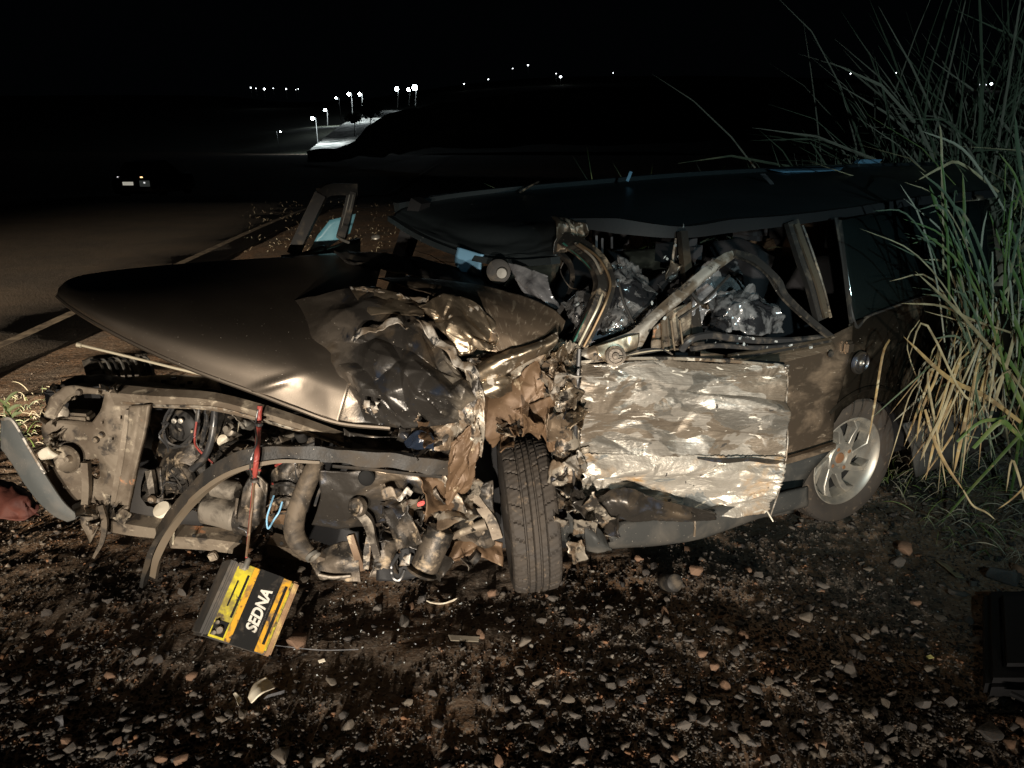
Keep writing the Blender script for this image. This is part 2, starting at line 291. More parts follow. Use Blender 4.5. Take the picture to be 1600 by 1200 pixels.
def patch(name, grid, m, parent=None, nu=40, nv=30, amp=0.0, freq=(6, 6), seed=1, thick=0.004, mask=None, rag=0.0, sharp=28, tang=0.4, K=7, levels=((1.4, 1.0), (5.5, 0.5), (20.0, 0.22))):
    """a sheet through a grid of control points, folded by creased noise, with real thickness"""
    g = np.array([[list(V(p)) for p in row] for row in grid])
    g = np.stack([catmull(g[i], nu) for i in range(len(g))])          # rows x nu
    g = catmull(g, nv)                                                # nv x nu
    if rag:
        rng = np.random.RandomState(seed + 99)
        def edge(n): 
            return np.abs(tri_noise(np.stack([np.linspace(0, n / 5, n), np.zeros(n)], 1), rng.randint(9999), 4)) * rag
        e = edge(nu); s = np.linspace(1, 0, nv)[:, None, None] ** 6; g = g + (g[nv // 3][None] - g) * e[None, :, None] * s
        e = edge(nu); s = np.linspace(0, 1, nv)[:, None, None] ** 6; g = g + (g[2 * nv // 3][None] - g) * e[None, :, None] * s
        e = edge(nv); s = np.linspace(1, 0, nu)[None, :, None] ** 6; g = g + (g[:, nu // 3][:, None] - g) * e[:, None, None] * s
        e = edge(nv); s = np.linspace(0, 1, nu)[None, :, None] ** 6; g = g + (g[:, 2 * nu // 3][:, None] - g) * e[:, None, None] * s
    w = np.linalg.norm(np.diff(g, axis=1), axis=2).sum(1).mean(); h = np.linalg.norm(np.diff(g, axis=0), axis=2).sum(0).mean()
    uu, vv = np.meshgrid(np.linspace(0, 1, nu), np.linspace(0, 1, nv))
    du = np.gradient(g, axis=1); dv = np.gradient(g, axis=0); n = np.cross(du, dv)
    n /= np.linalg.norm(n, axis=2, keepdims=True) + 1e-12
    if amp:
        Q = np.stack([uu.ravel() * w * freq[0], vv.ravel() * h * freq[1]], 1)
        mk = np.ones((nv, nu)) if mask is None else mask(uu, vv)
        g = g + n * (facets(Q, seed, levels) * amp * 0.72).reshape(nv, nu, 1) * mk[..., None]
        if tang:
            t1 = (tri_noise(Q + 7.7, seed + 1, 4) * amp * tang).reshape(nv, nu, 1); t2 = (tri_noise(Q + 3.1, seed + 2, 4) * amp * tang).reshape(nv, nu, 1)
            g = g + (du / (np.linalg.norm(du, axis=2, keepdims=True) + 1e-9) * t1 + dv / (np.linalg.norm(dv, axis=2, keepdims=True) + 1e-9) * t2) * mk[..., None]
    verts = g.reshape(-1, 3)
    faces = [(j * nu + i, j * nu + i + 1, (j + 1) * nu + i + 1, (j + 1) * nu + i) for j in range(nv - 1) for i in range(nu - 1)]
    uvs = np.stack([uu.ravel() * w, (1 - vv.ravel()) * h], 1)
    o = mesh_obj(name, verts, faces, m, parent, True, uvs, sharp)
    if thick:
        sm = o.modifiers.new("thickness", 'SOLIDIFY'); sm.thickness = thick; sm.offset = 0
    return o
def tube(name, pts, r, m, parent=None, sides=8, n=None, rect=None, up=(0, 0, 1), smooth=True, twist=0.0, dent=0.0):
    P = [V(p) for p in pts]
    n = n or (max(2, len(P)) - 1) * 6 + 1
    Q = catmull([list(p) for p in P], n) if len(P) > 2 else np.array([list(P[0]), list(P[1])])
    n = len(Q)
    rr = np.interp(np.linspace(0, 1, n), np.linspace(0, 1, len(r)), r) if isinstance(r, (list, tuple)) else [r] * n
    verts, faces = [], []
    T = np.gradient(Q, axis=0)
    upv = Vector(up)
    for i in range(n):
        t = Vector(T[i]).normalized()
        a = t.cross(upv)
        if a.length < 1e-4: a = t.cross(Vector((1, 0.3, 0)))
        a.normalize(); b = a.cross(t).normalized()
        if twist:
            q = Matrix.Rotation(twist * i / n, 3, t); a = q @ a; b = q @ b
        if rect:
            w, h = rect; f = rr[i]
            ring = [a * w * f + b * h * f, -a * w * f + b * h * f, -a * w * f - b * h * f, a * w * f - b * h * f]
        else:
            ring = [a * math.cos(2 * math.pi * k / sides) * rr[i] + b * math.sin(2 * math.pi * k / sides) * rr[i] for k in range(sides)]
        if dent: ring = [v * (1 + 0.35 * noise.noise((i * 0.21, k_ * 3.3, 0))) + Vector((noise.noise((i * 0.17, 5, k_)), noise.noise((i * 0.19, 9, k_)), noise.noise((i * 0.15, 2, 0)))) * dent for k_, v in enumerate(ring)]
        verts += [Vector(Q[i]) + v for v in ring]
    s = 4 if rect else sides
    for i in range(n - 1):
        for k in range(s):
            faces.append((i * s + k, i * s + (k + 1) % s, (i + 1) * s + (k + 1) % s, (i + 1) * s + k))
    faces.append(tuple(range(s))[::-1]); faces.append(tuple((n - 1) * s + k for k in range(s)))
    return mesh_obj(name, verts, faces, m, parent, smooth, None, 40)
def lathe(name, prof, origin, axis, m, parent=None, segs=32, ref=None, caps=True, arc=None):
    ax = Vector(axis).normalized(); ref = Vector(ref) if ref else (UP if abs(ax.z) < 0.9 else Vector((1, 0, 0)))
    e1 = (ref - ax * ref.dot(ax)).normalized(); e2 = ax.cross(e1); o = Vector(origin)
    if arc:
        A_ = [arc[0] + (arc[1] - arc[0]) * k / (segs - 1) for k in range(segs)]
        verts = [o + ax * h + (e1 * math.cos(a) + e2 * math.sin(a)) * r for (r, h) in prof for a in A_]
        faces = [(i * segs + k, i * segs + k + 1, (i + 1) * segs + k + 1, (i + 1) * segs + k) for i in range(len(prof) - 1) for k in range(segs - 1)]
        return mesh_obj(name, verts, faces, m, parent, True, None, 40)
    verts = [o + ax * h + (e1 * math.cos(2 * math.pi * k / segs) + e2 * math.sin(2 * math.pi * k / segs)) * r for (r, h) in prof for k in range(segs)]
    faces = [(i * segs + k, i * segs + (k + 1) % segs, (i + 1) * segs + (k + 1) % segs, (i + 1) * segs + k) for i in range(len(prof) - 1) for k in range(segs)]
    if caps and prof[0][0] > 1e-4: faces.append(tuple(range(segs))[::-1])
    if caps and prof[-1][0] > 1e-4: faces.append(tuple((len(prof) - 1) * segs + k for k in range(segs)))
    return mesh_obj(name, verts, faces, m, parent, True, None, 40)
def cyl(name, p, q, r, m, parent=None, segs=20, bevel=0.15):
    p, q = V(p), V(q); L = (q - p).length; b = r * bevel
    return lathe(name, [(r - b, 0), (r, b), (r, L - b), (r - b, L)], p, q - p, m, parent, segs)
def box(name, c, ex, ey, ez, m, parent=None, bevel=0.004):
    bm = bmesh.new(); c = Vector(c)
    vs_ = [bm.verts.new(c + Vector(ex) * a + Vector(ey) * b + Vector(ez) * d) for a in (-1, 1) for b in (-1, 1) for d in (-1, 1)]
    for f in ((0, 1, 3, 2), (4, 6, 7, 5), (0, 4, 5, 1), (2, 3, 7, 6), (0, 2, 6, 4), (1, 5, 7, 3)):
        bm.faces.new([vs_[i] for i in f])
    bmesh.ops.recalc_face_normals(bm, faces=bm.faces)
    if bevel: bmesh.ops.bevel(bm, geom=bm.edges[:], offset=bevel, segments=2, affect='EDGES', clamp_overlap=True)
    me = bpy.data.meshes.new(name); bm.to_mesh(me); bm.free()
    me.polygons.foreach_set("use_smooth", [True] * len(me.polygons)); me.set_sharp_from_angle(angle=R(35))
    me.materials.append(m)
    return link(bpy.data.objects.new(name, me), parent)
def plate(name, outline, holes, fn, m, parent=None, thick=0.012, wave=0.0, seed=3, sub=3):
    """pressed sheet with real openings; outline and holes in picture coordinates, fn puts them in space"""
    bm = bmesh.new()
    edges = []
    for loop in [outline] + list(holes):
        vv = [bm.verts.new((x, y, 0)) for x, y in loop]
        for i in range(len(vv)): edges.append(bm.edges.new((vv[i], vv[(i + 1) % len(vv)])))
    bmesh.ops.triangle_fill(bm, edges=edges, use_beauty=True)
    bmesh.ops.subdivide_edges(bm, edges=[e for e in bm.edges if e.calc_length() > 12], cuts=sub, use_grid_fill=True)
    bmesh.ops.triangulate(bm, faces=bm.faces)
    Q = np.array([[v.co.x / 100, v.co.y / 100] for v in bm.verts]); hh = tri_noise(Q * 2.0, seed, 6) if wave else np.zeros(len(Q))
    for v, h in zip(bm.verts, hh):
        p = fn(v.co.x, v.co.y); dr = (p - Vector((0, 0, CAMH))).normalized()
        v.co = p + Vector((0, 1, 0)) * h * wave
    bmesh.ops.recalc_face_normals(bm, faces=bm.faces)
    me = bpy.data.meshes.new(name); bm.to_mesh(me); bm.free()
    me.polygons.foreach_set("use_smooth", [True] * len(me.polygons)); me.set_sharp_from_angle(angle=R(30))
    me.materials.append(m)
    o = link(bpy.data.objects.new(name, me), parent)
    sm = o.modifiers.new("thickness", 'SOLIDIFY'); sm.thickness = thick; sm.offset = 0
    return o
def rot_basis(normal):
    n = Vector(normal).normalized(); a = n.orthogonal().normalized(); return a, n.cross(a), n

#=SETTING
# ------------------------------------------------------------------ ground
def ground_h(x, y):
    h = 0.0
    if y < 14 and abs(x) < 9:
        f = max(0.0, min(1.0, (x + 3.6) / 0.6)) if y > 3 or x < -2 else 1.0     # the road side stays flat
        k = max(0.0, 1 - max(0, y - 6) / 8)
        h += (0.022 * noise.noise((x * 1.3, y * 1.3, 0)) + 0.016 * noise.noise((x * 4.1, y * 4.1, 3)) + 0.012 * abs(noise.noise((x * 11, y * 11, 5))) + 0.006 * noise.noise((x * 27, y * 27, 9))) * f * k
        # low bank the car has ridden into
        h += 0.10 * max(0.0, min(1.0, (x - 2.0) / 1.6)) * k
    if y > 12: h -= 0.0022 * (min(y, 34) - 12) ** 2
    if y > 34: h -= 0.017 * (min(y, 260) - 34)
    return h
gm = mat('red_brown_dirt', (0.19, 0.128, 0.082), 0.95, 0.0,
    [dict(col=(0.115, 0.095, 0.078), scale=1.3, thr=0.5, soft=0.15, detail=6), dict(col=(0.25, 0.145, 0.08), scale=2.3, thr=0.57, soft=0.1, detail=8), dict(col=(0.26, 0.22, 0.18), scale=75, thr=0.57, soft=0.05, detail=6), dict(col=(0.08, 0.068, 0.058), scale=40, thr=0.6, soft=0.08, detail=7), dict(col=(0.02, 0.018, 0.016), scale=0.9, thr=0.62, soft=0.08, detail=7, rough=0.6)],
    bump=[(20, (1, 1, 1), 0.22, 0.02, 'Object'), (110, (1, 1, 1), 0.3, 0.006, 'Object')])
def spaced(n, near, far, c, k):
    s = np.linspace(-1, 1, n); return c + np.sign(s) * (np.abs(s) * near + np.abs(s) ** k * (far - near))
gx = spaced(330, 4.2, 1500, 0.2, 14); gy = spaced(330, 3.4, 3000, 3.2, 14)
gy = np.where(gy < 0, np.maximum(gy, -60), gy)
gy = np.unique(np.round(gy, 5)); 
gv = [(x, y, ground_h(x, y)) for y in gy for x in gx]
nx = len(gx)
gf = [(j * nx + i, j * nx + i + 1, (j + 1) * nx + i + 1, (j + 1) * nx + i) for j in range(len(gy) - 1) for i in range(nx - 1)]
tag(mesh_obj('ground', gv, gf, gm, None, True, None, 180), kind='structure')

asph = mat('worn_asphalt', (0.11, 0.082, 0.056), 0.85, 0.0, [dict(col=(0.05, 0.042, 0.034), scale=1.1, thr=0.52, soft=0.2, detail=6), dict(col=(0.17, 0.14, 0.105), scale=120, thr=0.6, soft=0.06), dict(col=(0.03, 0.026, 0.022), scale=90, thr=0.62, soft=0.05)],
    bump=[(60, (1, 1, 1), 0.6, 0.01, 'Object'), (6, (1, 1, 1), 0.3, 0.02, 'Object')])
ys = [2.2, 3, 4, 5, 6, 8, 10, 13, 16, 20, 25, 30, 45, 60, 90, 130, 180]
def road_edge(y): return -3.55 - 0.055 * max(0, y - 6) - 0.10 * noise.noise((y * 0.9, 0, 4)) + (0.25 if y < 4 else 0)
rv, rf = [], []
yy = np.concatenate([np.arange(2.2, 30, 0.35), np.arange(30, 181, 6)])
for y in yy:
    e = road_edge(y); z = ground_h(-5, y) if y > 12 else 0.0
    for x in (e - 6.2, e - 4.6, e - 3.1, e - 1.5, e, e + 0.02): rv.append((x, y, z + (0.022 if x <= e else 0.0)))
for j in range(len(yy) - 1):
    for i in range(5): rf.append((j * 6 + i, j * 6 + i + 1, (j + 1) * 6 + i + 1, (j + 1) * 6 + i))
tag(mesh_obj('road', rv, rf, asph, None, True, None, 60), kind='structure')
lm = mat('worn_edge_line_paint', (0.3, 0.25, 0.18), 0.8, 0.0, [dict(col=(0.09, 0.07, 0.052), scale=9, thr=0.5, soft=0.12, detail=8)])
lv, lf = [], []
for y in yy:
    e = -3.55 - 0.055 * max(0, y - 6) - 0.42; z = (ground_h(-5, y) if y > 12 else 0.0) + 0.027
    lv += [(e - 0.055, y, z), (e + 0.055, y, z)]
for j in range(len(yy) - 1): lf.append((j * 2, j * 2 + 1, j * 2 + 3, j * 2 + 2))
tag(mesh_obj('road_marking', lv, lf, lm), kind='structure')

# far hillside with the lamp-lit road running up it
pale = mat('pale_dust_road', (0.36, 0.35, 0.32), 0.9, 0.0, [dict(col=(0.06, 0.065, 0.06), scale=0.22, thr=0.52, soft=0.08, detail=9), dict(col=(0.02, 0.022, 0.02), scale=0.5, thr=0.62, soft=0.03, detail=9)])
darkveg = mat('dark_scrub', (0.02, 0.025, 0.015), 0.95, 0.0, [dict(col=(0.04, 0.04, 0.02), scale=0.3, thr=0.5, soft=0.2)])
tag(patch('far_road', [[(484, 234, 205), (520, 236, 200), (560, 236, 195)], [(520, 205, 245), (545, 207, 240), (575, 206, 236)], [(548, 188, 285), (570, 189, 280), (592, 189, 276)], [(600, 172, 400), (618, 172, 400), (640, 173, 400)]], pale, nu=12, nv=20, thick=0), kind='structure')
tag(patch('hillside', [[(-200, 262, 210), (300, 258, 205), (520, 250, 200), (900, 240, 190), (1700, 240, 185)], [(-200, 205, 400), (300, 205, 390), (520, 196, 330), (900, 190, 330), (1700, 190, 330)], [(-200, 150, 900), (300, 150, 900), (520, 158, 900), (900, 120, 900), (1700, 130, 900)]], darkveg, nu=40, nv=16, thick=0, amp=1.0, freq=(0.02, 0.02)), kind='structure')
tag(patch('roadside_bank', [[(480, 236, 110), (545, 224, 105), (592, 184, 100), (650, 164, 98), (720, 150, 95), (900, 140, 90), (1200, 138, 90)], [(480, 250, 90), (545, 245, 86), (600, 240, 82), (650, 235, 80), (720, 230, 78), (900, 225, 75), (1200, 220, 75)]], darkveg, nu=90, nv=8, thick=0, amp=0.7, freq=(0.12, 0.12)), kind='structure')

# ------------------------------------------------------------------ lamps far off
lampglow = mat('lit_lamp_head', (1, 1, 1), 0.5, 0, emit=((0.82, 0.95, 1.0), 90))
polemat = mat('pale_concrete_pole', (0.16, 0.16, 0.155), 0.8)
def point_light(name, loc, energy, color, parent=None, size=0.2):
    d = bpy.data.lights.new(name, 'POINT'); d.energy = energy; d.color = color; d.shadow_soft_size = size
    o = bpy.data.objects.new(name, d); col.objects.link(o); o.location = loc
    if parent: o.parent = parent
    return o
def down_light(loc, energy, parent):
    d = bpy.data.lights.new('lamp_light', 'SPOT'); d.energy = energy; d.color = (0.85, 0.96, 1.0); d.spot_size = R(150); d.spot_blend = 1.0; d.shadow_soft_size = 0.3
    o = bpy.data.objects.new('lamp_light', d); col.objects.link(o); o.location = loc; o.parent = parent
lamp_specs = [  # head px, base px, distance, lit, what singles it out
    ((488, 185), (497, 229), 215, 1, 'white street lamp on the near end of the lit road verge', 0.55),
    ((525, 153), (534, 193), 250, 0, 'dim street lamp whose pole stands second up the lit road', 0.25),
    ((545, 147), (551, 184), 275, 1, 'white street lamp third up the lit road, tall pale pole', 0.5),
    ((562, 147), (566, 182), 295, 1, 'white street lamp highest up the lit road beside the third', 0.5),
    ((508, 172), (512, 205), 330, 1, 'white street lamp behind the first pole, lower than its neighbours', 0.45),
    ((438, 206), (437, 238), 190, 0, 'faint street lamp alone in the dark beside the lit road', 0.22),
    ((620, 139), (621, 168), 380, 1, 'white street lamp first of the hilltop cluster past the lit road', 0.6),
    ((638, 140), (639, 165), 420, 1, 'white street lamp in the middle of the hilltop cluster', 0.5),
    ((648, 137), (649, 165), 430, 1, 'brightest white street lamp ending the hilltop cluster', 0.85)]
for hp, bp_, d, lit, lab, rad in lamp_specs:
    h = W(hp[0], hp[1], d); b = W(bp_[0], bp_[1], d); k = d / 215
    e = empty('street_lamp', b, lab, 'street lamp', 'street lamps along the far road')
    tube('pole', [(b - b), (h - b) + Vector(((0.9 if hp[0] < bp_[0] else -0.9), 0, 0.2)) * 1.0], [0.12 * k, 0.07 * k], polemat, e, 6)
    tube('arm', [(h - b) + Vector((0.9, 0, 0.2)), (h - b) + Vector((0, 0, 0.1))], 0.08 * k, polemat, e, 5)
    hd = lathe('lamp_head', [(0.0, -0.9), (0.6, -0.7), (0.9, 0), (0.6, 0.7), (0, 0.9)], h - b, (0, 0, 1), lampglow, e, 8)
    for v in hd.data.vertices: v.co = (h - b) + (v.co - (h - b)) * rad * k * 0.9
    if lit and hp[0] < 600: down_light((h - b) + Vector((3.0, -2.0, 1.0)), 11000, e)
far_glow = mat('tiny_far_light', (1, 1, 1), 0.5, 0, emit=((0.9, 0.97, 1.0), 9))
far_glow2 = mat('tiny_faint_light', (1, 1, 1), 0.5, 0, emit=((0.9, 0.95, 1.0), 6))
def far_lamp(px, py, d, r, m, lab, grp=None):
    p = W(px, py, d)
    e = empty('distant_lamp', p - Vector((0, 0, 7)), lab, 'lamp', grp)
    lathe('lamp_head', [(0, -r), (r, -r * 0.3), (r, r * 0.3), (0, r)], (0, 0, 7), (0, 0, 1), m, e, 8)
    tube('pole', [Vector((0, 0.4, 0)), Vector((0, 0.4, 6.6))], 0.1, polemat, e, 5)
for i, (px, py, r) in enumerate([(392, 137, 0.45), (400, 138, 0.3), (413, 139, 0.8), (427, 138, 0.32), (447, 139, 0.45), (462, 140, 0.22), (466, 139, 0.25)]):
    lab = 'biggest white light of the far row at the valley rim' if i == 2 else ['first', 'second', '', 'fourth', 'fifth', 'sixth', 'seventh'][i] + ' small white light of the far row, counted from its outer end'
    far_lamp(px, py, 620, r, far_glow, lab, 'row of far lights at the valley rim')
for (px, py, r, lab) in [(725, 131, 0.45, 'faint light lowest on the dark hill above the roof'), (763, 124, 0.45, 'faint light second up the dark hill above the roof'), (801, 107, 0.4, 'faint light beside the topmost light on the dark hill'),
                    (825, 102, 0.6, 'topmost light on the dark hill'), (869, 115, 0.4, 'dim dot beside the bright white light on the dark hill'), (876, 120, 1.0, 'bright white light on the dark hill above the car roof'),
                    (958, 114, 0.35, 'faint lone light on the dark hill, past the bright one'), (1329, 115, 0.5, 'small white light over the tall grass, nearest its edge'), (1400, 114, 0.5, 'small white light glimpsed between the upper grass stems')]:
    far_lamp(px, py, 700, r, far_glow if r > 0.42 else far_glow2, lab, 'scattered lights on the dark hill')
for i, (px, r) in enumerate([(1532, 0.7), (1537, 0.4), (1541, 0.5), (1549, 1.0)]):
    far_lamp(px, 132 + (i == 3) * -1, 650, r, far_glow, 'largest of the white lights seen through the tall grass' if i == 3 else ['outermost', 'second', 'third'][i] + ' small white light in the short row seen through tall grass', 'lights seen through the tall grass')

# dark tree against the lit far road
def small_tree(px, py, d, h, lab):
    b = W(px, py, d); e = empty('roadside_tree', b, lab, 'tree')
    tube('trunk', [Vector((0, 0, -1)), Vector((0.1, 0, h * 0.35)), Vector((0, 0, h * 0.6))], [0.12 * h / 6, 0.05], darkveg, e, 6)
    rng = random.Random(3); vs_, fs_ = [], []
    for i in range(900):
        p = Vector((rng.gauss(0, 0.26), rng.gauss(0, 0.26), rng.gauss(0.72, 0.16))) * h
        a = Vector((rng.uniform(-1, 1), rng.uniform(-1, 1), rng.uniform(-1, 1))).normalized() * 0.13; bb = a.orthogonal().normalized() * 0.09
        k = len(vs_); vs_ += [p - a, p + bb, p + a, p - bb]; fs_.append((k, k + 1, k + 2, k + 3))
    mesh_obj('crown', vs_, fs_, darkveg, e, False)
small_tree(578, 196, 92, 2.3, 'dark leafy tree in silhouette against the lit far road')
small_tree(553, 198, 93, 1.3, 'smaller dark shrub beside the tree on the lit far road')

# ------------------------------------------------------------------ car parked down the road
pc = empty('parked_car', (G(214, 300)[0] * 1.0, 24.0, 0.06), 'dark car stopped far down the road, pale number plate showing', 'car')
pcp = W(203, 286, 28.0); pc.location = (pcp.x + 0.13, 28.0, pcp.z - 0.58); pc.scale = (0.92, 0.92, 0.92)
pbody = mat('dark_car_paint', (0.004, 0.004, 0.004), 0.7, 0.0)
def loft_box(name, secs, m, parent):
    vs_, fs_ = [], []
    for (y, hw, z0, z1, r) in secs:
        for (sx, z) in ((-1, z0), (-1, z1 - r), (-1 + r / hw, z1), (1 - r / hw, z1), (1, z1 - r), (1, z0)): vs_.append((sx * hw, y, z))
    n = 6
    for j in range(len(secs) - 1):
        for k in range(n): fs_.append((j * n + k, j * n + (k + 1) % n, (j + 1) * n + (k + 1) % n, (j + 1) * n + k))
    fs_.append(tuple(range(n))[::-1]); fs_.append(tuple((len(secs) - 1) * n + k for k in range(n)))
    return mesh_obj(name, vs_, fs_, m, parent, True, None, 30)
loft_box('body', [(-0.15, 0.75, 0.35, 0.8, 0.1), (0.1, 0.82, 0.22, 0.92, 0.1), (2.0, 0.84, 0.2, 0.95, 0.08), (3.6, 0.82, 0.2, 0.9, 0.1), (4.1, 0.72, 0.3, 0.7, 0.12)], pbody, pc)
loft_box('cabin', [(0.15, 0.66, 0.9, 0.95, 0.03), (0.6, 0.6, 0.9, 1.38, 0.08), (1.9, 0.6, 0.9, 1.42, 0.08), (2.8, 0.66, 0.9, 0.96, 0.03)], M['glassdark'], pc)
for sx in (-1, 1):
    for y in (0.75, 3.2): cyl('wheel', Vector((sx * 0.62, y, 0.28)), Vector((sx * 0.83, y, 0.28)), 0.29, M['black'], pc)
platem = mat('lit_number_plate', (0.8, 0.78, 0.7), 0.5, emit=((1.0, 0.95, 0.8), 0.35))  # glow stands in for light falling on the plate
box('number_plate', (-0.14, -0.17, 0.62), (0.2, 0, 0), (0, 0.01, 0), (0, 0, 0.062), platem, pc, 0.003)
box('tail_lamp', (0.36, -0.06, 0.82), (0.045, 0, 0), (0, 0.03, 0), (0, 0, 0.05), mat('amber_tail_lamp', (1, 0.6, 0.2), 0.4, emit=((1.0, 0.72, 0.35), 2.2)), pc, 0.01)
box('tail_lamp', (-0.56, -0.02, 0.82), (0.03, 0, 0), (0, 0.03, 0), (0, 0, 0.05), mat('white_reverse_lamp', (1, 1, 1), 0.4, emit=((1.0, 0.97, 0.95), 1.2)), pc, 0.01)
box('bumper_panel', (0.5, -0.17, 0.62), (0.19, 0, 0), (0, 0.012, 0), (0, 0, 0.11), mat('glowing_grey_panel', (0.3, 0.32, 0.3), 0.4, 0.2, emit=((0.3, 0.33, 0.3), 0.08)), pc, 0.004)  # faint glow stands in for light reflected by the panel
box('reflector', (0.5, -0.188, 0.655), (0.03, 0, 0), (0, 0.005, 0), (0, 0, 0.025), mat('glowing_white_reflector', (1, 1, 1), 0.3, emit=((1, 1, 1), 0.9)), pc, 0.003)  # glow stands in for the reflector's returned light

#=CAR
# ------------------------------------------------------------------ the wreck
car = empty('wrecked_car', C(0, 0.8, 0), 'crushed bronze station wagon with its driver side torn open on the gravel shoulder', 'car')
CARINV = Matrix.Translation(-Vector(car.location))
before = set(bpy.data.objects)

# --- roof
roof_rows = [
    [(615, 338, 3.60), (665, 368, 3.30), (740, 396, 3.0), (812, 405, 2.78), (872, 400, 2.60)],
    [(622, 332, 3.62), (680, 358, 3.36), (752, 383, 3.05), (820, 388, 2.82), (876, 380, 2.63)],
    [(640, 325, 3.66), (700, 341, 3.44), (765, 352, 3.14), (828, 356, 2.90), (882, 350, 2.70)],
    [(720, 309, 3.85), (780, 318, 3.6), (845, 326, 3.3), (905, 337, 3.02), (960, 352, 2.78)],
    [(880, 293, 4.1), (930, 300, 3.8), (980, 308, 3.5), (1020, 328, 3.15), (1060, 360, 2.80)],
    [(1100, 275, 4.4), (1130, 282, 4.1), (1160, 292, 3.75), (1190, 312, 3.4), (1225, 342, 3.02)],
    [(1350, 262, 4.8), (1380, 266, 4.4), (1400, 272, 4.1), (1425, 285, 3.75), (1445, 310, 3.40)],
    [(1500, 259, 5.1), (1512, 263, 4.7), (1522, 269, 4.4), (1535, 279, 4.05), (1550, 300, 3.7)]]
M['roofpaint'] = mat('cool_shaded_roof_paint', (0.045, 0.055, 0.06), 0.34, 0.5, [dict(col=(0.025, 0.034, 0.038), rough=0.42, scale=3, thr=0.5, soft=0.2), dict(col=(0.3, 0.3, 0.3), rough=0.6, scale=10, thr=0.72, soft=0.03)])  # shade and cool bluish light on the roof are put into this colour
patch('roof', roof_rows, M['roofpaint'], car, 60, 90, 0.02, (2.2, 2.2), 11, 0.012, mask=lambda u, v: np.clip(1.2 - v * 2.2, 0.05, 1) * np.clip(0.25 + u, 0, 1))
tube('roof_header', [(612, 341, 3.60), (663, 372, 3.29), (740, 401, 2.99), (812, 410, 2.77), (868, 407, 2.60)], 1, M['roofpaint'], car, rect=(0.02, 0.012), n=30)
tube('roof_rail', [(882, 347, 2.68), (960, 352, 2.77), (1060, 362, 2.79), (1140, 352, 2.9), (1225, 344, 3.0), (1330, 330, 3.2), (1445, 312, 3.38), (1550, 302, 3.68)], [0.6, 1.2, 0.9, 1.1, 0.9, 0.8, 0.8, 0.8], M['dark'], car, rect=(0.022, 0.022), n=50)
tube('roof_rail', [(620, 327, 3.66), (720, 310, 3.86), (880, 294, 4.1), (1100, 276, 4.4), (1350, 264, 4.8), (1500, 260, 5.1)], 1, M['roofpaint'], car, rect=(0.025, 0.03), n=40)
# crushed corner where roof meets the bent pillar
for k in range(5):
    patch('roof_corner_fold', [[(862 + k * 9, 336 + k * 3, 2.68), (884 + k * 8, 340 + k * 2, 2.64)], [(868 + k * 8, 360, 2.60 + 0.015 * k), (892 + k * 6, 366, 2.62)], [(866 + k * 6, 398 - k * 3, 2.58), (888 + k * 5, 392 - k * 2, 2.60)]], M['bare'] if k % 2 else M['tar'], car, 14, 20, 0.03, (16, 16), 40 + k, 0.003, rag=0.2)
# antenna and torn trim on the roof
tube('antenna', [(980, 283, 3.95), (986, 268, 3.95)], 0.008, M['blue'], car, 5)
tube('torn_trim', [(812, 301, 3.8), (828, 291, 3.82), (842, 284, 3.86)], 0.005, M['dirty'], car, 5)
tube('torn_trim', [(1192, 272, 3.9), (1204, 285, 3.8), (1218, 305, 3.6), (1226, 318, 3.5)], [0.012, 0.01, 0.006], M['film'], car, rect=(1, 0.2))
patch('roof_blue_glint', [[(1195, 263, 4.5), (1320, 260, 4.7)], [(1225, 269, 4.3), (1312, 267, 4.4)]], M['blue'], car, 8, 4, 0.004, (5, 5), 3, 0.004)  # blue highlight on the roof, put in as pale blue pieces
box('roof_blue_glint', W(1356, 252, 4.9), (0.07, 0.01, 0), (0, 0.03, 0), (0.01, 0, 0.012), M['blue'], car, 0.002)

# --- bent driver side pillar
tube('windscreen_pillar', [(874, 372, 2.62), (905, 386, 2.56), (932, 410, 2.50), (944, 440, 2.46), (938, 470, 2.43), (922, 505, 2.41), (904, 540, 2.39)], [0.8, 1.0, 1.1, 1.15, 1.1, 1.0, 0.9], M['dirty'], car, rect=(0.028, 0.014), n=40, up=(0.4, -1, 0.2))
tube('pillar_edge', [(880, 380, 2.58), (905, 400, 2.53), (928, 425, 2.47), (937, 445, 2.44), (926, 475, 2.41), (908, 512, 2.39), (894, 540, 2.37)], 0.004, M['green_strip'], car, 6, 30)
tube('pillar_edge', [(905, 381, 2.53), (935, 403, 2.47), (953, 438, 2.43), (948, 468, 2.40), (930, 508, 2.38), (912, 542, 2.36)], 0.0045, M['copper'], car, 6, 30)
tube('pillar_edge', [(942, 455, 2.43), (934, 480, 2.40), (918, 512, 2.38), (903, 542, 2.355)], 0.004, M['rodsteel'], car, 6, 20)
tube('pillar_edge', [(899, 380, 2.545), (926, 402, 2.485), (940, 428, 2.45)], 0.0045, M['bare'], car, 6, 20)

